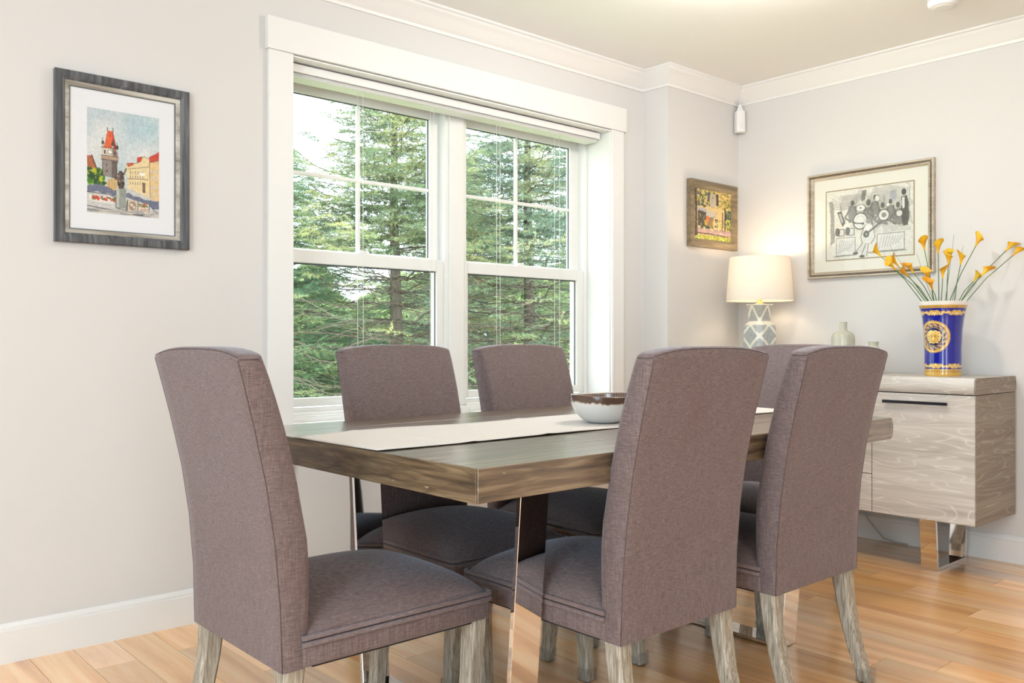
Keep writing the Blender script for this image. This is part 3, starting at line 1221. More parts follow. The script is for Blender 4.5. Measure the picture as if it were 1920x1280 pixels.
# ------------------------------------------------------------------ vase with the gold medallion
VX, VY = 4.05, 1.67
va = empty('vase', (VX, VY, SZT))
tag(va, 'royal blue porcelain vase with gold scrolls and a medallion on the sideboard', 'vase')
VH = 0.330
vw, vh = 300, 190
cv = Canvas(vw, vh, (24, 34, 150), 3)
gold = (214, 170, 84)
gold2 = (244, 214, 140)
dgold = (150, 108, 50)
# canvas y 0 = top rim, 1 = foot; canvas x = angle, circumference ~0.49 m at mid height
cv.rect(0, 0, 1, 0.050, (244, 240, 234))
cv.rect(0, 0.050, 1, 0.092, gold)
for k in range(64):
    cv.rect(k / 64.0 + 0.003, 0.062, k / 64.0 + 0.010, 0.082, dgold)
cv.rect(0, 0.955, 1, 1, gold)
cv.rect(0, 0.900, 1, 0.958, gold)
for k in range(64):
    cv.rect(k / 64.0 + 0.003, 0.915, k / 64.0 + 0.010, 0.94, dgold)


def scrolls(yc, flip):
    for k in range(6):
        x0 = k / 6.0 + 0.02
        for s in (-1, 1):
            for (dx, dy, rx, ry) in ((0.020, 0.0, 0.017, 0.024), (0.046, 0.010 * flip, 0.014, 0.018), (0.066, -0.006 * flip, 0.010, 0.014)):
                cv.ell((x0 + s * dx) % 1.0, yc + dy, rx, ry, gold, 1.0, ring=0.35)
                cv.ell((x0 + s * dx) % 1.0, yc + dy + 0.004, rx * 0.55, ry * 0.5, gold2, 1.0, ring=0.5)
        cv.ell(x0, yc + 0.006 * flip, 0.010, 0.034, gold2)
        cv.ell(x0, yc - 0.012 * flip, 0.016, 0.012, gold)
        cv.line([(x0 + 0.066, yc), (min(1, x0 + 0.10), yc + 0.008 * flip)], 0.004, gold)
        cv.ell(min(1, x0 + 0.083), yc + 0.004, 0.006, 0.010, gold2)


scrolls(0.150, 1)
scrolls(0.860, -1)
# medallion (drawn in physical millimetres on the wall of the vase)
mxc, myc = 0.5, 0.470
PX, PY = 0.490, VH


def med(rmm, col, inner=0.0):
    d = np.hypot((cv.X - mxc) * PX, (cv.Y - myc) * PY) * 1000
    cv.put(((d < rmm) & (d >= inner)).astype(float), col)


med(71, gold)
med(66, gold2, 64)
for k in range(56):                                     # beaded outer ring
    a = 2 * math.pi * k / 56
    cv.ell(mxc + 0.0685 * math.cos(a) / PX, myc + 0.0685 * math.sin(a) / PY, 0.0016 / PX, 0.0016 / PY, dgold)
med(58, (26, 34, 120))
for k in range(14):                                     # key-pattern ring
    a = 2 * math.pi * k / 14
    for (r0, da, col) in ((0.051, 0.0, gold2), (0.048, 0.14, gold), (0.054, -0.12, gold)):
        cx_, cy_ = mxc + r0 * math.cos(a + da) / PX, myc + r0 * math.sin(a + da) / PY
        cv.ell(cx_, cy_, 0.0050 / PX, 0.0042 / PY, col)
        cv.ell(cx_, cy_, 0.0022 / PX, 0.0018 / PY, (26, 34, 120))
med(42.5, gold, 40)
med(40, (30, 36, 92))


def E_(dx, dy, rx, ry, col):
    cv.ell(mxc + dx / PX, myc + dy / PY, rx / PX, ry / PY, col)


E_(0, 0.004, 0.021, 0.026, gold)                       # face
E_(0, -0.012, 0.031, 0.015, gold)                      # hair mass
for s in (-1, 1):
    for (dx, dy, r_) in ((0.010, -0.021, 0.008), (0.022, -0.016, 0.008), (0.029, -0.006, 0.007), (0.027, 0.006, 0.006), (0.024, 0.016, 0.005), (0.018, 0.025, 0.0045)):
        E_(s * dx, dy, r_, r_, gold2)
        E_(s * dx, dy + 0.002, r_ * 0.5, r_ * 0.5, gold)
    E_(s * 0.008, 0.001, 0.0042, 0.0018, dgold)        # eyes
    E_(s * 0.008, -0.004, 0.006, 0.0013, dgold)
E_(0, 0.008, 0.0026, 0.008, gold2)
E_(0, 0.0195, 0.0062, 0.0018, dgold)
tt = np.linspace(0, 1, vh)
vr = np.interp(1 - tt, [0, 0.02, 0.06, 0.4, 0.62, 0.78, 0.9, 0.97, 1.0], [0.0745, 0.0755, 0.0755, 0.0765, 0.0795, 0.0855, 0.094, 0.1015, 0.1045])
vz = VH * (1 - tt)
# aim the medallion slightly to the left of the camera
toc = math.atan2(-VY, -VX)
tha = toc - R(29) + 2 * math.pi * (np.arange(vw) / vw - 0.5)
P = np.zeros((vh, vw, 3))
P[..., 0] = vr[:, None] * np.cos(tha)
P[..., 1] = vr[:, None] * np.sin(tha)
P[..., 2] = vz[:, None]
M['porcelain'] = painted('painted_porcelain', 0.12, 0.6)
print_grid('body', cv, P, M['porcelain'], va, True, True)
M['white_porcelain'] = plain('white_porcelain', (0.85, 0.83, 0.80), 0.15)
MB().lathe([(0.1045, VH), (0.1035, VH + 0.002), (0.101, VH), (0.088, VH - 0.035), (0.078, VH - 0.08), (0.072, 0.20), (0.070, 0.12), (0.069, 0.02), (0, 0.016)], 64).build('lining', M['white_porcelain'], va, True)
MB().lathe([(0, 0.0008), (0.0735, 0.0008), (0.0745, 0.0030)], 48).build('foot', M['white_porcelain'], va)

# calla lilies, one thing each (stem + flower)
M['stem'] = plain('green_stem', s2l((88, 122, 70)), 0.5, noise=0.2, nscale=40)
m, nt, b = new_mat('yellow_spathe')
b.inputs['Roughness'].default_value = 0.45
b.inputs['Subsurface Weight'].default_value = 0.15
b.inputs['Subsurface Radius'].default_value = (0.01, 0.006, 0.002)
mp = mapping(nt, (18, 18, 18))
n_ = node(nt, 'ShaderNodeTexNoise', Detail=2.0)
n_.inputs['Scale'].default_value = 1.0
nt.links.new(mp.outputs[0], n_.inputs['Vector'])
r_ = ramp(nt, n_.outputs['Fac'], [(0.35, s2l((226, 158, 22))), (0.65, s2l((250, 206, 48)))])
nt.links.new(r_.outputs['Color'], b.inputs['Base Color'])
M['spathe'] = m
M['spadix'] = plain('orange_spadix', s2l((236, 150, 20)), 0.6)
fwv = Vector((math.cos(YAW), math.sin(YAW), 0))
rtv = Vector((math.sin(YAW), -math.cos(YAW), 0))
lil = [  # crop x, crop y of the bloom, depth offset, stem entry
    (120, 180, 0.02, 445), (190, 285, -0.03, 450), (275, 255, 0.04, 520), (275, 340, -0.05, 470), (385, 305, 0.02, 545),
    (470, 362, -0.04, 520), (478, 437, -0.06, 530), (500, 118, 0.03, 560), (590, 142, 0.0, 590), (585, 338, -0.05, 580),
    (658, 238, -0.02, 650), (712, 208, 0.04, 690), (752, 232, -0.03, 720), (928, 92, 0.02, 700), (1190, 135, 0.03, 815),
    (1195, 175, -0.03, 825), (950, 335, -0.02, 780), (935, 378, 0.04, 800)]
names = ['topmost of the left-hand spray, farthest left', 'second from the left, low and outward', 'third from the left, its mouth turned up', 'lowest of the left-hand fan',
         'short one left of the gilt frame corner', 'pale bud in front, left of centre', 'lowest bud just above the rim', 'tall one against the gilt frame corner',
         'tall one right of the gilt frame corner', 'mid-height one below the gilt frame corner', 'left one of the middle trio', 'middle one of the middle trio', 'right one of the middle trio',
         'tallest one, right of centre', 'upper of the farthest-right pair', 'lower of the farthest-right pair', 'upper of the right-hand pair below the long stems', 'lower of the right-hand pair below the long stems']
DV = 3.934
for (cx_, cy_, dp, sx_), nm in zip(lil, names):
    u_, v_px = cx_ / 4.267 + 1620, cy_ / 4.267 + 430
    dx = (u_ - 1767.5) / 1650 * (DV + dp)
    dz = (640 - v_px) / 1650 * (DV + dp) + 1.0 - SZT
    ex = (sx_ / 4.267 + 1620 - 1767.5) / 1650 * DV
    tip = rtv * dx + fwv * dp + Vector((0, 0, dz))
    ent = rtv * ex * 0.82 + fwv * dp * 0.6 + Vector((0, 0, VH - 0.004))
    foot = rtv * ex * 0.35 + fwv * dp * 0.4 + Vector((0, 0, 0.06))
    dirv = (tip - ent).normalized()
    li = empty('calla_lily', (VX, VY, SZT))
    tag(li, 'yellow calla lily in the blue vase, ' + nm, 'flower', 'yellow calla lilies in the blue vase')
    base = tip - dirv * 0.028
    mid = (ent + base) / 2 + Vector((0, 0, 0.006)) - rtv * dx * 0.03
    MB().tube([foot, ent, mid, base], [0.0022, 0.0022, 0.0020, 0.0018], 6).build('stem', M['stem'], li, True)
    # flared spathe: a cone rolled around the axis, one side drawn out to a tip
    q = dirv.to_track_quat('Z', 'Y').to_matrix()
    rot = random.Random(int(cx_ * 7 + cy_)).uniform(0, 6.28)
    rows = []
    nr, na = 9, 18
    for i in range(nr + 1):
        t = i / nr
        row = []
        for j in range(na + 1):
            a = rot + 2 * math.pi * j / na
            lip = (0.5 + 0.5 * math.cos(a - rot)) ** 2
            rad = 0.0034 + 0.0155 * t ** 1.8 + 0.008 * t ** 3 * lip
            h = 0.050 * t + 0.016 * t * t * lip - 0.010 * t ** 4 * (1 - lip)
            row.append(base + q @ Vector((rad * math.cos(a), rad * math.sin(a), h)))
        rows.append(row)
    mb = MB()
    mb.grid(rows)
    mb.build('spathe', M['spathe'], li, True)
    MB().tube([base + q @ Vector((0, 0, 0.008)), base + q @ Vector((0, 0, 0.040))], [0.003, 0.002], 6).build('spadix', M['spadix'], li, True)
for (cx_, cy_, sx_), nm in zip(((718, 40, 650), (793, 125, 720), (420, 190, 540), (205, 130, 480)),
                               ('tallest, right of the gilt frame', 'shorter one by the middle trio', 'left of centre over the cream mat', 'farthest left over the cream mat')):
    dx = (cx_ / 4.267 + 1620 - 1767.5) / 1650 * DV
    dz = (640 - (cy_ / 4.267 + 430)) / 1650 * DV + 1.0 - SZT
    ex = (sx_ / 4.267 + 1620 - 1767.5) / 1650 * DV
    g = MB().tube([rtv * ex * 0.3 + Vector((0, 0, 0.05)), rtv * ex * 0.8 + Vector((0, 0, VH)), rtv * (ex + dx) * 0.5 + Vector((0, 0, (VH + dz) / 2)), rtv * dx + Vector((0, 0, dz))], [0.0014, 0.0013, 0.0010, 0.0005], 5)
    o = g.build('grass_stem', M['stem'], None, True, (VX, VY, SZT))
    tag(o, 'thin bare grass stem in the blue vase, ' + nm, 'stem', 'bare stems in the blue vase')

# ------------------------------------------------------------------ bottle vase, small jar
M['celadon'] = plain('pale_celadon', s2l((192, 190, 172)), 0.22, noise=0.05, nscale=25)
o = MB().lathe([(0, 0), (0.045, 0), (0.054, 0.01), (0.055, 0.05), (0.055, 0.165), (0.0535, 0.180), (0.047, 0.192), (0.035, 0.200), (0.022, 0.205), (0.0185, 0.212),
                (0.0180, 0.242), (0.0195, 0.247), (0.0195, 0.250), (0.016, 0.250), (0.014, 0.20), (0, 0.195)], 48).build('bottle_vase', M['celadon'], None, autosmooth=50, loc=(4.10, 2.169, SZT + 0.0005))
tag(o, 'pale celadon ceramic bottle with a short narrow neck on the sideboard', 'bottle')
o = MB().lathe([(0, 0), (0.038, 0), (0.050, 0.02), (0.052, 0.06), (0.045, 0.095), (0.030, 0.118), (0.022, 0.128), (0.021, 0.138), (0.0245, 0.150), (0.0245, 0.153), (0.019, 0.153), (0.016, 0.13), (0, 0.12)], 40).build('small_vase', M['celadon'], None, autosmooth=50, loc=(4.10, 2.015, SZT + 0.0005))
tag(o, 'small round celadon vase mostly hidden behind a chair back', 'vase')

# ------------------------------------------------------------------ table lamp
LX, LY = 4.10, 2.640
lm = empty('table_lamp', (LX, LY, SZT))
tag(lm, 'lit table lamp with white drum shade and blue lattice ceramic base', 'lamp')
M['lamp_ceramic'] = painted('lattice_ceramic', 0.3, 0.2)
lw, lh = 240, 150
cvl = Canvas(lw, lh, (226, 224, 212), 8)
blue = (168, 172, 170)
zt_, = (0.352,)
tt = np.linspace(0, 1, lh)
zl = zt_ * (1 - tt)
rl = np.interp(zl, [0, 0.004, 0.015, 0.22, 0.235, 0.247, 0.254, 0.258, 0.262, 0.275, 0.342, 0.350, 0.352], [0.058, 0.066, 0.072, 0.073, 0.071, 0.064, 0.055, 0.050, 0.049, 0.050, 0.060, 0.062, 0.060])
sp = (np.random.default_rng(5).random((lh, lw)) - 0.5) * 60
Ub = (cvl.X * 4) % 1.0 - 0.5                       # four faces
bodyz = (zl / 0.245)[:, None] * np.ones((1, lw))
Vb = np.clip(bodyz, 0, 1) * 1.6 % 0.8 / 0.8 - 0.5
dia = np.abs(np.abs(Ub) + np.abs(Vb) - 0.5) > 0.085
inner_rng = (bodyz < 0.985) & (bodyz > 0.02)
cvl.put((dia & inner_rng).astype(float), blue)
neck = (zl > 0.262)[:, None] & (zl < 0.345)[:, None]
Vn = ((zl - 0.262) / 0.083)[:, None] * np.ones((1, lw))
tri = np.abs(Vn - (1 - 2 * np.abs(Ub) * 1.0)) > 0.16
cvl.put((neck & tri).astype(float), blue)
cvl.a[..., :] += np.where((np.abs(cvl.a - np.array(blue)).sum(-1) < 1)[..., None], sp[..., None], 0)
P = np.zeros((lh, lw, 3))
face0 = math.atan2(-LY, -LX) + math.pi / 4 + math.pi / 4
tha = face0 + 2 * math.pi * (np.arange(lw) / lw)
# rounded square section
ang = (tha - face0) % (math.pi / 2) - math.pi / 4
sq = 1.0 / np.maximum(np.abs(np.cos(ang)), 1e-3)
sq = np.minimum(sq, 1.20) * 0.955
P[..., 0] = rl[:, None] * sq * np.cos(tha)
P[..., 1] = rl[:, None] * sq * np.sin(tha)
P[..., 2] = zl[:, None] + 0.0005
print_grid('base', cvl, P, M['lamp_ceramic'], lm, True, True)
M['brass'] = plain('brass', (0.75, 0.55, 0.25), 0.3, 1.0)
MB().lathe([(0.060, 0.352), (0.030, 0.354), (0.016, 0.358), (0.012, 0.366), (0.012, 0.42), (0, 0.42)], 24).build('socket', M['brass'], lm, True)
m = bpy.data.materials.new('linen_shade')
m.use_nodes = True
nt = m.node_tree
nt.nodes.clear()
out = node(nt, 'ShaderNodeOutputMaterial')
d_ = node(nt, 'ShaderNodeBsdfDiffuse')
d_.inputs['Color'].default_value = (0.86, 0.83, 0.78, 1)
t_ = node(nt, 'ShaderNodeBsdfTranslucent')
t_.inputs['Color'].default_value = (0.90, 0.84, 0.76, 1)
mx_ = node(nt, 'ShaderNodeMixShader')
mx_.inputs[0].default_value = 0.35
nt.links.new(d_.outputs[0], mx_.inputs[1])
nt.links.new(t_.outputs[0], mx_.inputs[2])
nt.links.new(mx_.outputs[0], out.inputs[0])
M['shade'] = m
z0s, z1s = 1.216 - SZT, 1.447 - SZT
sh = MB().lathe([(0.175, z0s), (0.1565, z1s), (0.1545, z1s), (0.173, z0s), (0.175, z0s)], 64).build('lamp_shade', M['shade'], lm, autosmooth=60)
mb = MB()
for k in range(3):
    a = 2 * math.pi * k / 3
    mb.tube([(0.012 * math.cos(a), 0.012 * math.sin(a), z1s - 0.012), (0.155 * math.cos(a), 0.155 * math.sin(a), z1s - 0.006)], 0.0015, 5)
mb.tube([(0, 0, 0.41), (0, 0, z1s - 0.010)], 0.003, 6)
mb.build('spider', M['brass'], lm)
bu = plain('bulb_glass', (1, 0.9, 0.75), 0.4)
bb = bu.node_tree.nodes['Principled BSDF']
bb.inputs['Emission Color'].default_value = (1.0, 0.78, 0.50, 1)
bb.inputs['Emission Strength'].default_value = 6.0
MB().lathe([(0, 0.42), (0.013, 0.42), (0.016, 0.435), (0.029, 0.462), (0.031, 0.478), (0.026, 0.496), (0.014, 0.507), (0, 0.51)], 24).build('bulb', bu, lm, True)
ld = bpy.data.lights.new('lamp_bulb', 'POINT')
ld.energy = 3.4
ld.color = (1.0, 0.78, 0.52)
ld.shadow_soft_size = 0.035
lo = bpy.data.objects.new('lamp_bulb', ld)
C.objects.link(lo)
lo.location = (LX, LY, SZT + 0.555)
# cord: down behind the sideboard to the floor by the baseboard
cp = [(0.055, 0, 0.02), (0.185, -0.02, 0.012), (0.214, -0.06, 0.0), (0.216, -0.16, -0.25), (0.205, -0.36, -0.55), (0.195, -0.50, -0.74), (0.190, -0.585, -0.825), (0.196, -0.64, -0.838), (0.20, -0.70, -0.838)]
MB().tube([Vector(p) for p in cp], 0.0032, 6).build('power_cord', plain('grey_cord', (0.5, 0.48, 0.45), 0.5), lm, True)


# ------------------------------------------------------------------ framed pictures
def framed(name, label, loc, rz, w, h, depth, prof, fm, sub=None):
    """picture in local XZ, facing -Y; loc = wall point at the bottom centre. prof: list of (inset, y) from outer to inner"""
    o = empty(name, loc, rz)
    tag(o, label, 'picture')
    return o


def frame_ring(parent, name, w, h, prof, mat, sharp=40):
    """sweep a moulding profile (inset from the outer edge, depth from the wall) around the rectangle with mitred corners"""
    mb = MB()
    rings = []
    for (cx_, cz_, sx_, sz_) in ((-w / 2, 0, 1, 1), (w / 2, 0, -1, 1), (w / 2, h, -1, -1), (-w / 2, h, 1, -1)):
        rings.append([mb.bm.verts.new((cx_ + sx_ * i, -d, cz_ + sz_ * i)) for i, d in prof])
    n = len(prof)
    for k in range(4):
        a, b_ = rings[k], rings[(k + 1) % 4]
        for i in range(n):
            j = (i + 1) % n
            mb.bm.faces.new((a[i], a[j], b_[j], b_[i]))
    return mb.build(name, mat, parent, autosmooth=sharp)


def flat_print(parent, name, cv, x0, x1, z0, z1, y, mat):
    X, Z = np.meshgrid(np.linspace(x0, x1, cv.w), np.linspace(z1, z0, cv.h))
    P = np.stack([X, np.full(X.shape, y), Z], -1)
    return print_grid(name, cv, P, mat, parent)


# --- watercolour of an old town, dark frame with silvered inner strip (window wall, left)
PW1, PH1 = 0.434, 0.556
p1 = framed('picture', 'watercolour of a red-roofed tower in a dark grey frame left of the window', (0.988, YA, 1.322), 0, PW1, PH1, 0.024, None, None)
M['slate_frame'] = wood('slate_frame', s2l((54, 56, 60)), s2l((84, 86, 90)), s2l((122, 124, 126)), along=2, scale=2.0, rough=0.4, contrast=1.1)
M['silver_leaf'] = wood('silver_leaf', s2l((120, 112, 100)), s2l((180, 174, 164)), s2l((216, 212, 204)), along=0, scale=0.9, rough=0.35, contrast=1.2)
frame_ring(p1, 'frame', PW1, PH1, [(0, 0), (0, 0.022), (0.003, 0.025), (0.020, 0.024), (0.029, 0.018), (0.031, 0.016), (0.031, 0.0)], M['slate_frame'])
frame_ring(p1, 'inner_frame', PW1, PH1, [(0.031, 0.0), (0.031, 0.0155), (0.034, 0.0165), (0.042, 0.013), (0.045, 0.010), (0.045, 0.0)], M['silver_leaf'])
frame_ring(p1, 'fillet', PW1, PH1, [(0.045, 0.0), (0.045, 0.0095), (0.048, 0.0085), (0.048, 0.0)], M['gasket'])
MB().box((-PW1 / 2 + 0.02, -0.006, 0.02), (PW1 / 2 - 0.02, -0.001, PH1 - 0.02)).build('mat_board', M['mat'], p1)
cv = Canvas(176, 250, (206, 214, 216), 11)
# sky wash
cv.a += (cv.noise(5, 21)[..., None] - 0.5) * np.array([34, 18, 12])
cv.ell(0.85, 0.12, 0.5, 0.22, (166, 200, 208), 0.7, soft=0.9)
cv.ell(0.2, 0.03, 0.5, 0.12, (178, 196, 204), 0.6, soft=0.9)
cv.ell(0.1, 0.35, 0.25, 0.2, (228, 228, 224), 0.6, soft=0.9)
cv.ell(0.6, 0.4, 0.25, 0.14, (226, 228, 226), 0.6, soft=0.9)
cv.rect(0, 0.72, 1, 1, (206, 204, 200))
ink = (44, 40, 46)
# left house and trees
cv.poly([(0, 0.465), (0.065, 0.455), (0.125, 0.56), (0.12, 0.585), (0, 0.60)], (176, 96, 62), 0.95, 0.015)
cv.line([(0.065, 0.455), (0.125, 0.565)], 0.006, ink)
cv.rect(0, 0.585, 0.10, 0.63, (206, 150, 110), 0.9)
for c_, n_d in (((110, 160, 40), 40), ((60, 120, 40), 40), ((190, 190, 50), 24), ((40, 80, 50), 26)):
    cv.dabs(n_d, 0.0, 0.58, 0.23, 0.72, [c_], 0.028, 0.016, 0.8)
# tower
cv.poly([(0.205, 0.475), (0.415, 0.475), (0.40, 0.655), (0.21, 0.635)], (146, 134, 128), 0.95, 0.008)
cv.poly([(0.335, 0.475), (0.415, 0.475), (0.40, 0.655), (0.33, 0.65)], (96, 82, 78), 0.8, 0.01)
cv.poly([(0.195, 0.365), (0.41, 0.365), (0.415, 0.44), (0.20, 0.44)], (216, 204, 186), 0.95, 0.008)
cv.poly([(0.34, 0.37), (0.41, 0.365), (0.415, 0.44), (0.35, 0.44)], (130, 104, 92), 0.8)
cv.poly([(0.18, 0.44), (0.435, 0.44), (0.42, 0.482), (0.19, 0.48)], (178, 148, 122), 0.95, 0.008)
cv.poly([(0.275, 0.205), (0.345, 0.20), (0.395, 0.37), (0.225, 0.365)], (222, 96, 52), 0.97, 0.01)
cv.poly([(0.34, 0.205), (0.352, 0.215), (0.40, 0.36), (0.355, 0.37)], (170, 60, 40), 0.9)
cv.ell(0.275, 0.27, 0.03, 0.03, (236, 140, 92), 0.6, soft=0.8)
cv.ell(0.31, 0.402, 0.034, 0.020, (240, 236, 224))
cv.ell(0.31, 0.402, 0.034, 0.020, ink, 0.7, ring=0.15)
for x_ in (0.24, 0.375):
    cv.rect(x_ - 0.012, 0.39, x_ + 0.012, 0.425, (90, 74, 70))
for x_ in (0.275, 0.35):
    cv.line([(x_, 0.205), (x_, 0.17)], 0.004, ink)
for x_, y_ in ((0.212, 0.32), (0.345, 0.325), (0.405, 0.35)):
    cv.ell(x_, y_, 0.020, 0.022, (60, 70, 66), 0.9)
    cv.line([(x_, y_ - 0.02), (x_, y_ - 0.045)], 0.003, ink)
    cv.rect(x_ - 0.012, y_ + 0.015, x_ + 0.012, y_ + 0.045, (190, 176, 160))
for yy in (0.365, 0.44, 0.48):
    cv.line([(0.19, yy), (0.42, yy)], 0.004, ink, 0.8)
for x_, y_ in ((0.265, 0.52), (0.268, 0.58)):
    cv.rect(x_ - 0.006, y_, x_ + 0.008, y_ + 0.018, ink)
cv.line([(0.205, 0.48), (0.21, 0.635)], 0.003, ink)
cv.poly([(0.27, 0.665), (0.405, 0.65), (0.40, 0.765), (0.27, 0.765)], (214, 178, 122), 0.95, 0.012)
for x_ in (0.30, 0.335, 0.37):
    cv.line([(x_, 0.67), (x_, 0.76)], 0.004, (150, 112, 70), 0.7)
# right-hand row of houses
cv.poly([(0.53, 0.505), (0.62, 0.50), (0.70, 0.47), (0.78, 0.40), (0.84, 0.42), (0.86, 0.455), (1.0, 0.425), (1.0, 0.84), (0.86, 0.80), (0.55, 0.73)], (236, 214, 164), 0.97, 0.01)
cv.poly([(0.86, 0.46), (1.0, 0.43), (1.0, 0.84), (0.87, 0.80)], (232, 196, 140), 0.9, 0.006)
cv.poly([(0.85, 0.40), (1.0, 0.335), (1.0, 0.42), (0.86, 0.455)], (206, 70, 50), 0.95, 0.01)
cv.poly([(0.68, 0.42), (0.76, 0.40), (0.74, 0.46), (0.68, 0.47)], (206, 70, 50), 0.95, 0.01)
cv.poly([(0.55, 0.485), (0.64, 0.475), (0.64, 0.50), (0.555, 0.525)], (206, 84, 60), 0.9, 0.01)
for k in range(6):
    xk = 0.585 + 0.034 * k
    for yk in (0.56, 0.605, 0.665):
        cv.rect(xk, yk - 0.05 * (xk - 0.58), xk + 0.014, yk + 0.03 - 0.05 * (xk - 0.58), (150, 136, 130), 0.9)
for xk in (0.885, 0.93):
    for yk in (0.52, 0.585, 0.68, 0.75):
        cv.rect(xk, yk, xk + 0.024, yk + 0.04, (240, 238, 230), 0.95)
        cv.line([(xk + 0.012, yk), (xk + 0.012, yk + 0.04)], 0.003, (110, 100, 96))
for pts_ in ([(0.86, 0.455), (1.0, 0.425)], [(0.86, 0.455), (0.87, 0.80)], [(0.55, 0.545), (0.84, 0.50)], [(0.55, 0.64), (0.84, 0.625)], [(0.70, 0.47), (0.78, 0.40), (0.84, 0.42)], [(0.53, 0.505), (0.70, 0.47)]):
    cv.line(pts_, 0.0035, (110, 84, 64), 0.8)
cv.rect(0.76, 0.66, 0.80, 0.76, (120, 84, 66), 0.9)
cv.ell(0.755, 0.58, 0.04, 0.018, (246, 240, 226))
# dark blue street edge and fountain
cv.poly([(0, 0.745), (0.22, 0.725), (0.40, 0.765), (0.60, 0.79), (0.86, 0.83), (1, 0.84), (1, 0.92), (0.85, 0.90), (0.55, 0.83), (0, 0.80)], (98, 104, 128), 0.85, 0.03)
cv.poly([(0, 0.80), (0.30, 0.805), (0.39, 0.83), (0.55, 0.83), (0.80, 0.865), (0.86, 0.88), (0.85, 0.97), (0.5, 0.97), (0, 0.935)], (208, 206, 202), 0.95, 0.01)
cv.poly([(0.03, 0.83), (0.37, 0.845), (0.37, 0.905), (0.03, 0.885)], (234, 230, 222), 0.9, 0.008)
cv.dabs(60, 0.06, 0.838, 0.37, 0.872, [(206, 70, 50), (220, 120, 60), (90, 120, 50), (200, 60, 60)], 0.014, 0.008, 0.9)
cv.poly([(0.71, 0.865), (0.855, 0.875), (0.85, 0.955), (0.71, 0.955)], (226, 218, 208), 0.9, 0.008)
cv.dabs(30, 0.72, 0.872, 0.85, 0.90, [(206, 70, 50), (220, 120, 60), (90, 120, 50)], 0.013, 0.007, 0.9)
cv.rect(0.73, 0.915, 0.84, 0.95, (206, 160, 130), 0.7)
cv.poly([(0.40, 0.745), (0.535, 0.735), (0.525, 0.93), (0.39, 0.93)], (150, 156, 146), 0.95, 0.01)
cv.poly([(0.40, 0.745), (0.44, 0.742), (0.43, 0.93), (0.39, 0.93)], (196, 198, 188), 0.9)
cv.poly([(0.55, 0.845), (0.70, 0.85), (0.69, 0.965), (0.545, 0.965)], (214, 198, 178), 0.95, 0.01)
cv.ell(0.62, 0.90, 0.05, 0.045, (150, 124, 100), 0.8)
cv.ell(0.605, 0.89, 0.022, 0.016, (230, 220, 206), 0.8)
cv.ell(0.64, 0.91, 0.02, 0.014, (230, 220, 206), 0.8)
for pts_ in ([(0, 0.805), (0.30, 0.81), (0.39, 0.835)], [(0, 0.935), (0.39, 0.96), (0.52, 0.985)], [(0.39, 0.83), (0.39, 0.93), (0.53, 0.95), (0.545, 0.86)], [(0.55, 0.845), (0.545, 0.965)], [(0.70, 0.85), (0.69, 0.965)],
             [(0.86, 0.88), (0.85, 0.96)], [(0, 0.97), (0.4, 0.985), (0.85, 0.985), (0.97, 0.95), (0.9, 0.905)], [(0.5, 0.99), (0.88, 0.972), (0.93, 0.94)]):
    cv.line(pts_, 0.0045, ink, 0.85)
cv.dabs(30, 0.0, 0.94, 1.0, 1.0, [(176, 172, 170), (150, 146, 150), (214, 206, 194)], 0.08, 0.012, 0.6)
# statue
cv.ell(0.455, 0.60, 0.030, 0.030, (84, 70, 60))
cv.poly([(0.42, 0.60), (0.49, 0.59), (0.515, 0.66), (0.49, 0.74), (0.42, 0.745), (0.405, 0.68)], (92, 76, 64), 0.95, 0.02)
cv.line([(0.43, 0.62), (0.385, 0.66), (0.40, 0.60)], 0.008, (84, 70, 60))
cv.line([(0.50, 0.60), (0.53, 0.545)], 0.010, (110, 96, 84))
cv.dabs(26, 0.41, 0.60, 0.51, 0.74, [(150, 134, 116), (60, 48, 44), (120, 104, 90)], 0.012, 0.012, 0.8)
cv.a += (cv.noise(60, 31)[..., None] - 0.5) * 22
mw = 0.048 + 0.060
flat_print(p1, 'print', cv, -PW1 / 2 + 0.100, PW1 / 2 - 0.101, 0.104, PH1 - 0.106, -0.0066, M['paint'])
MB().box((-PW1 / 2 + 0.046, -0.0095, 0.046), (PW1 / 2 - 0.046, -0.0085, PH1 - 0.046)).build('glass', M['pic_glass'], p1)

# --- small oil painting of a leafy street (on the stepped wall)
PW2, PH2 = 0.430, 0.364
p2 = framed('picture', 'small oil painting of a leafy cafe street in a bronze frame above the lamp', (4.068, YS, 1.515), 0, PW2, PH2, 0.03, None, None)
M['bronze_frame'] = wood('bronze_frame', s2l((92, 78, 58)), s2l((132, 114, 88)), s2l((168, 148, 116)), along=0, scale=1.5, rough=0.38, contrast=0.9)
frame_ring(p2, 'frame', PW2, PH2, [(0, 0), (0, 0.030), (0.004, 0.034), (0.014, 0.035), (0.030, 0.028), (0.040, 0.024), (0.044, 0.018), (0.046, 0.018), (0.046, 0.0)], M['bronze_frame'])
cv = Canvas(150, 126, (196, 172, 128), 12)
cv.rect(0, 0, 1, 0.40, (214, 186, 130))
cv.dabs(240, 0.0, 0.0, 0.55, 0.34, [(70, 96, 40), (120, 140, 50), (180, 170, 60), (50, 60, 60), (200, 180, 110), (90, 70, 90)], 0.022, 0.02, 0.85)
cv.dabs(260, 0.6, 0.0, 1.0, 0.34, [(226, 192, 110), (150, 150, 60), (240, 214, 150), (120, 120, 50), (206, 160, 90)], 0.022, 0.02, 0.85)
cv.rect(0.42, 0.06, 0.58, 0.34, (190, 176, 160), 0.9, 0.03)
cv.rect(0.59, 0.06, 0.655, 0.30, (62, 54, 58), 0.9, 0.02)
cv.rect(0.36, 0.05, 0.42, 0.2, (70, 66, 90), 0.8, 0.02)
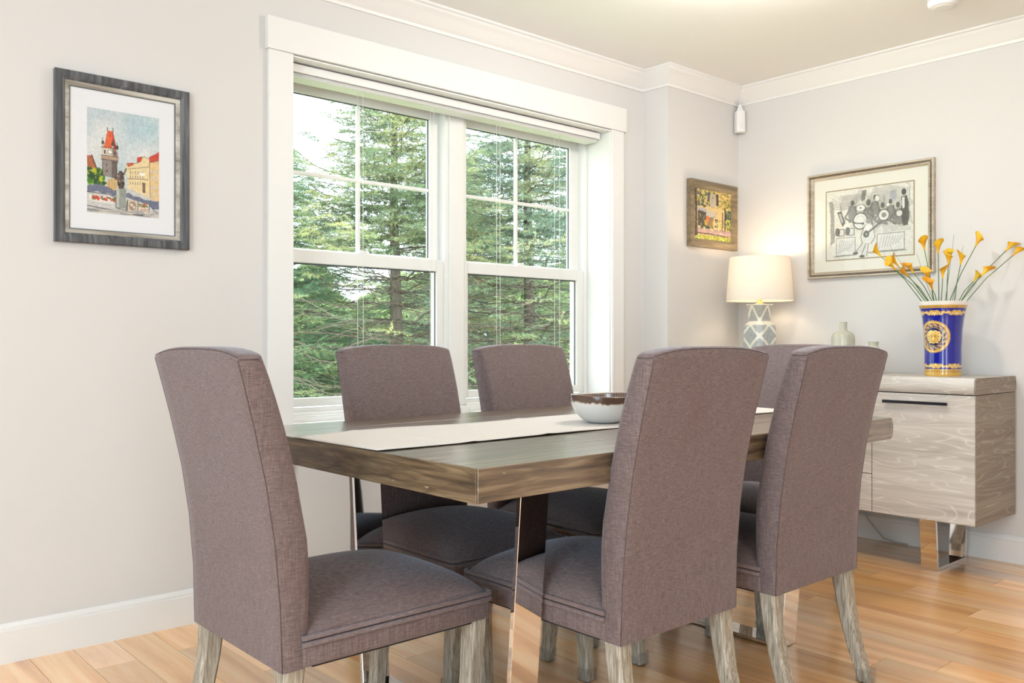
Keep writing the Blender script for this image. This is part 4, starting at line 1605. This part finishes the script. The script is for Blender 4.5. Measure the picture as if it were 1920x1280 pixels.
cv.rect(0.10, 0.36, 0.95, 0.86, (214, 188, 134), 0.9, 0.02)
cv.poly([(0.08, 0.36), (0.34, 0.39), (0.34, 0.46), (0.08, 0.44)], (170, 164, 178), 0.95, 0.02)
cv.poly([(0.32, 0.39), (0.56, 0.45), (0.55, 0.58), (0.30, 0.50)], (186, 184, 178), 0.95, 0.03)
cv.rect(0.10, 0.44, 0.32, 0.74, (66, 60, 50), 0.95, 0.02)
cv.rect(0.30, 0.54, 0.52, 0.76, (110, 80, 50), 0.7, 0.03)
cv.ell(0.36, 0.58, 0.045, 0.07, (206, 110, 60), 0.9)
cv.ell(0.31, 0.66, 0.04, 0.05, (206, 176, 70), 0.8)
cv.ell(0.355, 0.765, 0.065, 0.055, (48, 84, 62))
cv.ell(0.21, 0.75, 0.04, 0.04, (60, 90, 66))
cv.rect(0.555, 0.56, 0.635, 0.76, (58, 50, 52))
cv.rect(0.575, 0.60, 0.615, 0.74, (120, 110, 106))
cv.dabs(70, 0.50, 0.60, 0.8, 0.84, [(236, 214, 160), (190, 160, 100), (200, 196, 120), (150, 140, 70)], 0.02, 0.02, 0.8)
cv.rect(0.84, 0.36, 1.0, 0.56, (50, 84, 76), 0.9, 0.02)
cv.rect(0.84, 0.54, 1.0, 0.78, (196, 190, 80), 0.8, 0.02)
cv.dabs(50, 0.82, 0.36, 1.0, 0.8, [(60, 56, 50), (206, 200, 90), (40, 90, 80), (150, 140, 80)], 0.018, 0.03, 0.8)
cv.line([(0.83, 0.34), (0.83, 0.80)], 0.014, (60, 48, 44))
cv.line([(0.765, 0.42), (0.76, 0.86)], 0.012, (88, 66, 50))
cv.rect(0.0, 0.78, 1, 0.90, (184, 150, 148), 0.95, 0.02)
cv.dabs(90, 0.1, 0.78, 1, 0.89, [(170, 132, 150), (206, 176, 160), (150, 120, 120), (220, 190, 170)], 0.04, 0.012, 0.8)
cv.line([(0.10, 0.875), (0.40, 0.87), (1.0, 0.90)], 0.010, (92, 70, 60))
cv.rect(0, 0.905, 1, 1, (170, 178, 70), 0.95, 0.01)
cv.dabs(160, 0, 0.90, 1, 1, [(206, 206, 90), (120, 150, 60), (226, 220, 130), (160, 150, 60), (190, 130, 70)], 0.012, 0.02, 0.85)
cv.poly([(0.01, 0.0), (0.075, 0.0), (0.085, 0.5), (0.10, 0.93), (0.01, 0.96), (0.03, 0.5)], (70, 58, 48), 0.95, 0.02)
cv.line([(0.088, 0.36), (0.10, 0.80)], 0.006, (196, 186, 160))
cv.dabs(160, 0, 0, 1, 0.75, [(240, 222, 170), (80, 70, 60), (210, 190, 120)], 0.010, 0.010, 0.6)
cv.dabs(200, 0, 0, 1, 1, [(250, 236, 200), (60, 50, 46), (220, 180, 110), (120, 130, 60)], 0.007, 0.007, 0.6)
flat_print(p2, 'canvas', cv, -PW2 / 2 + 0.044, PW2 / 2 - 0.044, 0.044, PH2 - 0.044, -0.0165, M['oilpaint'])
MB().box((-PW2 / 2 + 0.03, -0.0160, 0.03), (PW2 / 2 - 0.03, -0.002, PH2 - 0.03)).build('stretcher', M['mat_cream'], p2)

# --- large monochrome print of a dance band (sideboard wall)
PW3, PH3 = 0.664, 0.552
p3 = framed('picture', 'large black and white print of musicians in a gilt beaded frame', (XB, 2.152, 1.333), R(-90), PW3, PH3, 0.025, None, None)
M['gilt'] = wood('silver_gilt', s2l((150, 134, 112)), s2l((190, 176, 156)), s2l((216, 206, 190)), along=0, scale=1.2, rough=0.3, contrast=0.9)
M['gilt_dark'] = plain('dark_patina', s2l((66, 54, 44)), 0.5)
frame_ring(p3, 'frame', PW3, PH3, [(0, 0), (0, 0.024), (0.003, 0.027), (0.009, 0.026), (0.011, 0.021), (0.011, 0)], M['gilt'])
frame_ring(p3, 'groove', PW3, PH3, [(0.011, 0.0), (0.011, 0.0165), (0.020, 0.0165), (0.020, 0.0)], M['gilt_dark'])
frame_ring(p3, 'inner_frame', PW3, PH3, [(0.020, 0.0), (0.020, 0.0215), (0.024, 0.0215), (0.030, 0.015), (0.033, 0.012), (0.033, 0.0)], M['gilt'])
mb = MB()                                   # rope beading in the groove
step = 0.0088


def bead(px, pz, horiz):
    r = bmesh.ops.create_icosphere(mb.bm, subdivisions=1, radius=0.0029)
    for v in r['verts']:
        k = 1.25
        c_, s_ = math.cos(R(40)), math.sin(R(40))
        a_, b2 = v.co.x * 1.35, v.co.z * 0.8
        xx, zz_ = a_ * c_ - b2 * s_, a_ * s_ + b2 * c_
        if not horiz:
            xx, zz_ = zz_, xx
        v.co = Vector((px + xx, -0.0185 + v.co.y, pz + zz_))


n_ = int((PW3 - 0.03) / step)
for k in range(n_ + 1):
    xx = -PW3 / 2 + 0.0155 + (PW3 - 0.031) * k / n_
    bead(xx, 0.0155, True)
    bead(xx, PH3 - 0.0155, True)
n_ = int((PH3 - 0.03) / step)
for k in range(1, n_):
    zz_ = 0.0155 + (PH3 - 0.031) * k / n_
    bead(-PW3 / 2 + 0.0155, zz_, False)
    bead(PW3 / 2 - 0.0155, zz_, False)
mb.build('beading', M['gilt'], p3, True)
MB().box((-PW3 / 2 + 0.02, -0.008, 0.02), (PW3 / 2 - 0.02, -0.001, PH3 - 0.02)).build('mat_board', M['mat_cream'], p3)
ix, iz0, iz1 = 0.228, 0.095, 0.452
MB().box((-ix - 0.006, -0.0088, iz0 - 0.006), (ix + 0.006, -0.0078, iz1 + 0.006)).build('bevel_line', plain('tan_line', s2l((166, 148, 118)), 0.6), p3)
cv = Canvas(216, 168, (226, 224, 210), 13)
G = lambda v: (v, v, v - 8)
cv.put(np.clip((cv.noise(9, 5) - 0.35) * 1.2, 0, 1) * (cv.X > 0.1) * (cv.X < 0.97) * (cv.Y < 0.66) * (cv.Y > 0.08), G(150), 0.8)
cv.poly([(0.46, 0.10), (0.62, 0.03), (0.97, 0.04), (0.98, 0.55), (0.88, 0.62), (0.50, 0.60)], G(140), 0.35, 0.12)
cv.poly([(0.04, 0.16), (0.085, 0.14), (0.10, 0.75), (0.05, 0.80)], G(120), 0.8, 0.03)
for k in range(5):
    pts_ = [(0.07 + 0.35 * t, 0.10 + 0.035 * k + 0.14 * math.sin(math.pi * t) * (1 - 0.1 * k) - 0.10 * t) for t in np.linspace(0, 1, 12)]
    cv.line(pts_, 0.0035, G(150 - 10 * k), 0.8)
cv.poly([(0.42, 0.05), (0.475, 0.03), (0.46, 0.18), (0.42, 0.20)], G(80), 0.8, 0.02)
for k in range(46):                          # loose vertical crayon strokes of the backdrop
    x_ = cv.r.uniform(0.14, 0.96)
    y_ = cv.r.uniform(0.08, 0.45)
    cv.line([(x_, y_), (x_ + cv.r.uniform(-0.02, 0.02), y_ + cv.r.uniform(0.05, 0.16))], 0.004, G(int(cv.r.uniform(70, 170))), 0.55)
# piano and instruments, left
cv.poly([(0.13, 0.31), (0.185, 0.30), (0.225, 0.48), (0.19, 0.53)], G(70), 0.95, 0.01)
cv.poly([(0.145, 0.335), (0.175, 0.33), (0.205, 0.46), (0.19, 0.48)], G(190), 0.9)
for x_ in (0.18, 0.30):
    cv.rect(x_ - 0.03, 0.565, x_ + 0.035, 0.66, G(214), 0.95, 0.01)
    cv.line([(x_ - 0.03, 0.565), (x_ + 0.035, 0.565), (x_ + 0.035, 0.66), (x_ - 0.03, 0.66), (x_ - 0.03, 0.565)], 0.004, G(70))
    cv.ell(x_ - 0.045, 0.60, 0.03, 0.06, G(60), 0.85)
# musicians
for (hx_, hy_, sc_) in ((0.315, 0.20, 1.0), (0.50, 0.22, 1.2), (0.575, 0.16, 0.9), (0.66, 0.28, 1.0), (0.75, 0.24, 0.9), (0.83, 0.30, 1.0)):
    cv.ell(hx_, hy_, 0.022 * sc_, 0.040 * sc_, G(64), 0.95)
    cv.poly([(hx_ - 0.04 * sc_, hy_ + 0.05), (hx_ + 0.04 * sc_, hy_ + 0.05), (hx_ + 0.055 * sc_, hy_ + 0.27 * sc_), (hx_ - 0.05 * sc_, hy_ + 0.27 * sc_)], G(92), 0.75, 0.03)
    cv.line([(hx_ - 0.03, hy_ + 0.08), (hx_ - 0.09, hy_ + 0.20), (hx_ - 0.03, hy_ + 0.26)], 0.010, G(80), 0.85)
    cv.line([(hx_ + 0.03, hy_ + 0.08), (hx_ + 0.06, hy_ + 0.22)], 0.010, G(80), 0.85)
# standing man at right
cv.ell(0.895, 0.13, 0.026, 0.045, G(48))
cv.poly([(0.86, 0.19), (0.935, 0.19), (0.955, 0.42), (0.94, 0.60), (0.885, 0.60), (0.865, 0.40)], G(56), 0.95, 0.02)
cv.poly([(0.875, 0.20), (0.905, 0.20), (0.90, 0.36), (0.878, 0.36)], G(222))
# drums, tuba, banjo rings
for (x_, y_, rx_, ry_) in ((0.41, 0.285, 0.055, 0.050), (0.405, 0.47, 0.082, 0.115), (0.675, 0.42, 0.060, 0.078), (0.60, 0.175, 0.028, 0.045), (0.845, 0.42, 0.035, 0.045), (0.72, 0.28, 0.02, 0.03)):
    cv.ell(x_, y_, rx_, ry_, G(228))
    cv.ell(x_, y_, rx_, ry_, G(70), 0.9, ring=0.09)
cv.ell(0.675, 0.42, 0.028, 0.036, G(110), 0.9)
cv.ell(0.405, 0.47, 0.05, 0.072, G(190), 0.6, ring=0.12)
cv.ell(0.41, 0.285, 0.012, 0.010, G(70))
cv.line([(0.33, 0.49), (0.43, 0.51)], 0.006, G(60))
cv.ell(0.335, 0.49, 0.013, 0.018, G(60))
cv.ell(0.435, 0.51, 0.013, 0.018, G(60))
cv.ell(0.78, 0.16, 0.05, 0.10, (120, 126, 150), 0.55, soft=0.5)
# white rostrum panels with hatching
for (x0_, x1_, y0_, y1_) in ((0.12, 0.345, 0.69, 0.945), (0.60, 0.90, 0.68, 0.92)):
    cv.rect(x0_, y0_, x1_, y1_, G(224))
    cv.line([(x0_, y0_), (x1_, y0_), (x1_, y1_), (x0_, y1_), (x0_, y0_)], 0.004, G(120))
    for k in range(8):
        t = k / 8
        cv.line([(x0_ + 0.02 + t * (x1_ - x0_) * 0.8, y1_ - 0.03 - 0.08 * t), (x0_ + 0.05 + t * (x1_ - x0_) * 0.85, y0_ + 0.03 + 0.02 * t)], 0.003, G(140), 0.8)
cv.rect(0.66, 0.58, 0.73, 0.66, G(200), 0.9)
cv.rect(0.76, 0.58, 0.82, 0.66, G(196), 0.9)
# seated guitarist in white
cv.ell(0.50, 0.50, 0.030, 0.05, G(224))
cv.ell(0.50, 0.485, 0.034, 0.035, G(90), 0.7)
cv.poly([(0.455, 0.54), (0.55, 0.54), (0.575, 0.72), (0.53, 0.80), (0.43, 0.79), (0.41, 0.70)], G(226), 1.0, 0.02)
cv.ell(0.475, 0.665, 0.035, 0.05, G(74))
cv.ell(0.475, 0.665, 0.014, 0.02, G(150))
cv.line([(0.49, 0.65), (0.66, 0.50)], 0.010, G(80))
cv.poly([(0.42, 0.77), (0.47, 0.79), (0.40, 0.93), (0.35, 0.91)], G(214), 1.0, 0.01)
cv.poly([(0.43, 0.80), (0.50, 0.79), (0.48, 0.97), (0.42, 0.96)], G(222), 1.0, 0.01)
cv.ell(0.35, 0.925, 0.03, 0.022, G(70))
cv.ell(0.425, 0.975, 0.032, 0.020, G(60))
for pts_ in ([(0.455, 0.54), (0.41, 0.70), (0.43, 0.79), (0.35, 0.91)], [(0.55, 0.54), (0.575, 0.72), (0.53, 0.80)], [(0.47, 0.80), (0.42, 0.95)], [(0.50, 0.80), (0.48, 0.97)], [(0.10, 0.955), (0.36, 0.945)], [(0.50, 0.93), (0.92, 0.93)]):
    cv.line(pts_, 0.0045, G(96), 0.9)
cv.a += (cv.noise(70, 9)[..., None] - 0.5) * 26
cv.a = 226 - (226 - cv.a) * 0.78
flat_print(p3, 'print', cv, -ix, ix, iz0, iz1, -0.0094, M['paint'])
MB().box((-PW3 / 2 + 0.032, -0.0118, 0.032), (PW3 / 2 - 0.032, -0.0108, PH3 - 0.032)).build('glass', M['pic_glass'], p3)


# ------------------------------------------------------------------ outdoors: lawn, drive, trees
GZ = -0.45
M['lawn'] = plain('lawn_grass', s2l((146, 166, 110)), 0.9, noise=0.25, nscale=1.5)
M['gravel'] = plain('pale_drive', (0.75, 0.74, 0.72), 0.9, noise=0.06, nscale=8)
gr = MB().box((-40, YA + 0.5, GZ - 0.3), (90, 90, GZ)).build('ground', M['lawn'])
tag(gr, kind='structure')
dv = MB().box((3.0, 24.0, GZ), (70, 36.0, GZ + 0.02)).build('driveway', M['gravel'])
tag(dv, kind='structure')
M['bark'] = wood('spruce_bark', s2l((66, 58, 52)), s2l((98, 88, 78)), s2l((128, 116, 104)), along=2, scale=1.2, rough=0.9, bumpy=0.6)
M['needle_a'] = leafy('spruce_needles', s2l((82, 104, 84)), s2l((136, 154, 120)), s2l((204, 200, 140)), 1.5)
M['needle_b'] = leafy('blue_spruce_needles', s2l((78, 106, 96)), s2l((136, 158, 136)), s2l((208, 202, 146)), 1.6)
M['needle_c'] = leafy('pine_needles', s2l((82, 116, 100)), s2l((132, 162, 128)), s2l((182, 192, 138)), 1.3)
M['leaf'] = leafy('bush_leaves', s2l((112, 136, 92)), s2l((158, 176, 124)), s2l((196, 204, 158)), 0.6)


def conifer(name, label, pos, H, RB, seed, nmat, z_bare=2.15, whorl=0.145, per=7, needle=0.034, nw=0.0056, sprig=0.15, dens=1.0, cam_side=True):
    """spruce: trunk, whorled boughs with side twigs, and needle sprigs on every twig"""
    g = np.random.default_rng(seed)
    root = empty(name, pos)
    tag(root, label, 'tree', 'conifers outside the window')
    MB().tube([(0, 0, -0.05), (0.02, 0.01, H * 0.3), (-0.01, 0.02, H * 0.6), (0, 0, H)], [0.085, 0.065, 0.04, 0.008], 10).build('trunk', M['bark'], root, True)
    S0, S1, S2 = [], [], []          # segments for wood: start, end, radius
    A, D, Ln = [], [], []            # sprig anchors, directions, lengths
    z = 0.25
    up = np.array([0, 0, 1.0])
    while z < H - 0.1:
        t = z / H
        Lb = RB * (1 - t) ** 0.85 * (0.75 + 0.25 * min(1, t / 0.15))
        a0 = g.uniform(0, 6.28)
        for k in range(per):
            az = a0 + 2 * math.pi * (k + g.uniform(-0.25, 0.25)) / per
            L = Lb * g.uniform(0.7, 1.12)
            d = np.array([math.cos(az), math.sin(az), 0])
            side = np.array([-d[1], d[0], 0])
            rise = 0.45 * t - 0.10 + g.uniform(-0.08, 0.08)
            n = max(4, int(L / (0.9 * sprig)))
            pts_ = [np.array([0, 0, z])]
            for i in range(1, n + 1):
                s = i / n
                pts_.append(np.array([0, 0, z + 0.0]) + d * L * s + up * (L * (rise * s - 0.16 * s * (1 - s) * (1 - t) + 0.10 * s * s)) + side * (0.05 * math.sin(4 * s + az) * s + 0.02 * math.sin(13 * s + 5 * az)) + up * 0.02 * math.sin(11 * s + 3 * az))
            facing = -(d[0] * pos[0] + d[1] * pos[1]) / math.hypot(pos[0], pos[1])
            bare = (0.9 if facing > 0.1 else 0.6) if z < z_bare else (0.25 if t < 0.5 else 0.06)
            if z < z_bare and facing > 0.1:
                L *= 0.75
            for i in range(n):
                S0.append(pts_[i]); S1.append(pts_[i + 1]); S2.append(0.011 * (1 - t * 0.5) * (1 - 0.8 * i / n) + 0.002)
                s = (i + 0.5) / n
                if s < bare:
                    # dead side twigs near the trunk
                    for sg in (-1, 1):
                        if g.random() < 0.9:
                            e = pts_[i] + (d * g.uniform(0.2, 0.8) + side * sg + up * g.uniform(-0.5, 0.3)) * g.uniform(0.12, 0.32)
                            S0.append(pts_[i]); S1.append(e); S2.append(0.0028)
                            e2 = e + (d * g.uniform(-0.2, 1.0) + side * sg * 0.6 + up * g.uniform(-0.6, 0.4)) * g.uniform(0.06, 0.18)
                            S0.append(e); S1.append(e2); S2.append(0.0018)
                    continue
                tl = (0.45 * L * (1 - s) + 0.10) * g.uniform(0.7, 1.2)
                for sg in (-1, 1):
                    if g.random() > dens:
                        continue
                    td = d * 0.75 + side * sg * 0.8 + up * g.uniform(-0.25, 0.05)
                    td /= np.linalg.norm(td)
                    p0 = pts_[i] * 0.5 + pts_[i + 1] * 0.5
                    p1_ = p0 + td * tl
                    S0.append(p0); S1.append(p1_); S2.append(0.0025)
                    m2 = max(1, int(tl / (0.6 * sprig)))
                    for q in range(m2):
                        pa = p0 + td * tl * (q + 0.3) / m2
                        for s3 in (-1, 1):
                            sd_ = td * 0.8 + np.cross(td, up) * s3 * 0.75 + up * g.uniform(-0.35, 0.15)
                            A.append(pa); D.append(sd_ / np.linalg.norm(sd_)); Ln.append(sprig * g.uniform(0.6, 1.1) * (1 - 0.4 * q / m2))
                    A.append(p1_ - td * 0.05); D.append(td); Ln.append(sprig * g.uniform(0.8, 1.2))
                A.append(pts_[i]); D.append(d * 0.9 + up * 0.2); Ln.append(sprig)
            A.append(pts_[-1] - d * 0.05); D.append(d + up * 0.25); Ln.append(sprig * 1.3)
        z += whorl * g.uniform(0.8, 1.2)
    A.append(np.array([0, 0, H - 0.15])); D.append(up); Ln.append(0.3)
    # boughs: 3-sided tapered sticks
    S0, S1, S2 = np.array(S0), np.array(S1), np.array(S2)
    dv_ = S1 - S0
    dv_ /= np.linalg.norm(dv_, axis=1, keepdims=True) + 1e-9
    u = np.cross(dv_, np.array([0.3, 0.2, 0.93]))
    u /= np.linalg.norm(u, axis=1, keepdims=True) + 1e-9
    w = np.cross(dv_, u)
    vs_ = []
    for (P0, k_) in ((S0, 1.0), (S1, 0.75)):
        for a in range(3):
            an = 2 * math.pi * a / 3
            vs_.append(P0 + (u * math.cos(an) + w * math.sin(an)) * (S2 * k_)[:, None])
    V = np.stack(vs_, 1).reshape(-1, 3)
    base = np.arange(len(S0))[:, None] * 6
    F = np.concatenate([base + np.array([[a, (a + 1) % 3, 3 + (a + 1) % 3, 3 + a]]) for a in range(3)], 0)
    me = bpy.data.meshes.new('boughs')
    me.from_pydata(V.tolist(), [], F.tolist())
    link_mesh('boughs', me, M['bark'], root)
    # needles
    A, D, Ln = np.array(A), np.array(D), np.array(Ln)
    D /= np.linalg.norm(D, axis=1, keepdims=True)
    nn = 22
    N = len(A)
    tpar = np.tile((np.arange(nn) + 0.5) / nn, N) + g.uniform(-0.02, 0.02, N * nn)
    A2, D2, L2 = np.repeat(A, nn, 0), np.repeat(D, nn, 0), np.repeat(Ln, nn)
    rnd = g.normal(size=(N * nn, 3))
    per_ = rnd - D2 * (rnd * D2).sum(1, keepdims=True)
    per_ /= np.linalg.norm(per_, axis=1, keepdims=True)
    nd = per_ * 0.85 + D2 * 0.75
    nd /= np.linalg.norm(nd, axis=1, keepdims=True)
    p0 = A2 + D2 * (L2 * tpar)[:, None]
    nl = needle * g.uniform(0.7, 1.25, (N * nn, 1))
    sd_ = np.cross(nd, g.normal(size=(N * nn, 3)))
    sd_ /= np.linalg.norm(sd_, axis=1, keepdims=True)
    V = np.stack([p0 - sd_ * nw / 2, p0 + sd_ * nw / 2, p0 + nd * nl], 1).reshape(-1, 3)
    me = bpy.data.meshes.new('needles')
    nt_ = N * nn
    me.vertices.add(nt_ * 3)
    me.vertices.foreach_set('co', V.ravel())
    me.loops.add(nt_ * 3)
    me.loops.foreach_set('vertex_index', np.arange(nt_ * 3, dtype=np.int32))
    me.polygons.add(nt_)
    me.polygons.foreach_set('loop_start', np.arange(0, nt_ * 3, 3, dtype=np.int32))
    me.update(calc_edges=True)
    f = link_mesh('needles', me, nmat, root)
    tag(f, kind='stuff')
    return root, nt_


def at(u_, d_):
    p = fwv * d_ + rtv * ((u_ - 960) / 1650 * d_)
    return (p.x, p.y, GZ)


tot = 0
for a in (
    ('spruce_tree', 'tall green spruce behind the left sash, bare trunk showing low down', at(742, 8.6), 4.75, 2.2, 31, M['needle_a']),
    ('spruce_tree', 'yellow-tipped spruce behind the right sash with dark bare trunk', at(992, 9.4), 5.2, 2.2, 32, M['needle_b']),
    ('pine_tree', 'soft bluish pine at the far left of the left sash', at(515, 9.0), 3.5, 2.0, 33, M['needle_c'], 0.7),
    ('spruce_tree', 'farther spruce filling the right edge of the right sash', at(1170, 11.5), 4.5, 2.3, 34, M['needle_a']),
    ('spruce_tree', 'farther spruce seen between the two nearer spruces', at(865, 13.0), 4.2, 2.2, 35, M['needle_b']),
):
    tot += conifer(*a)[1]
for k, (u_, d_, h_) in enumerate(((455, 17.0, 4.0), (860, 19.0, 4.2), (1230, 18.0, 4.6))):
    lab = ['farthest left', 'in the middle', 'farthest right'][k]
    tot += conifer('spruce_tree', 'distant dark spruce in the back row outside, ' + lab, at(u_, d_), h_, 1.5, 60 + k, M['needle_b' if k % 2 else 'needle_a'], 0.2, 0.32, 6, 0.085, 0.014, 0.34)[1]
print('needle triangles', tot)


def bush(name, label, pos, rx, rz_, seed, n=5000, leaf=0.10):
    g = np.random.default_rng(seed)
    root = empty(name, pos)
    tag(root, label, 'shrub', 'shrubs beyond the lawn')
    mb = MB()
    for k in range(7):
        a = 6.28 * k / 7
        mb.tube([(0, 0, -0.05), (0.25 * rx * math.cos(a), 0.25 * rx * math.sin(a), rz_ * 0.6), (0.6 * rx * math.cos(a), 0.6 * rx * math.sin(a), rz_ * 1.3)], [0.05, 0.035, 0.01], 5)
    mb.build('stems', M['bark'], root)
    q = g.normal(size=(n, 3))
    q /= np.linalg.norm(q, axis=1, keepdims=True)
    lump = 1 + 0.18 * np.sin(q[:, 0] * 5 + seed) * np.cos(q[:, 1] * 4) + 0.12 * np.sin(q[:, 2] * 7)
    c = q * (g.uniform(0.55, 1.0, (n, 1)) ** 0.5) * lump[:, None] * np.array([rx, rx, rz_]) + np.array([0, 0, rz_ * 0.95])
    c[:, 2] = np.maximum(c[:, 2], 0.05)
    a1 = g.normal(size=(n, 3)); a1 /= np.linalg.norm(a1, axis=1, keepdims=True)
    a2 = np.cross(a1, g.normal(size=(n, 3))); a2 /= np.linalg.norm(a2, axis=1, keepdims=True)
    s = leaf * g.uniform(0.6, 1.3, (n, 1))
    V = np.stack([c - a1 * s, c + a2 * s * 0.5, c + a1 * s, c - a2 * s * 0.5], 1).reshape(-1, 3)
    me = bpy.data.meshes.new('leaves')
    me.from_pydata(V.tolist(), [], (np.arange(n)[:, None] * 4 + np.arange(4)).tolist())
    tag(link_mesh('leaves', me, M['leaf'], root), kind='stuff')


for k, (u_, d_, rx_, rz_, lab) in enumerate((
    (560, 22, 1.5, 1.7, 'round leafy shrub beyond the lawn at the left of the window'),
    (735, 23, 1.5, 1.5, 'leafy shrub beyond the lawn behind the left spruce'),
    (960, 21, 1.4, 1.7, 'leafy shrub beyond the lawn just right of the mullion'),
    (1110, 24, 1.5, 1.9, 'leafy shrub beyond the lawn behind the right spruce'),
    (560, 44, 3.2, 2.2, 'distant hedge shrub across the pale drive, left'),
    (800, 46, 3.2, 2.6, 'distant hedge shrub across the pale drive, centre'),
    (1060, 46, 3.4, 2.8, 'distant hedge shrub across the pale drive, right'))):
    bush('leafy_shrub', lab, at(u_, d_), rx_, rz_, 50 + k, 4500, 0.13 if d_ < 30 else 0.28)
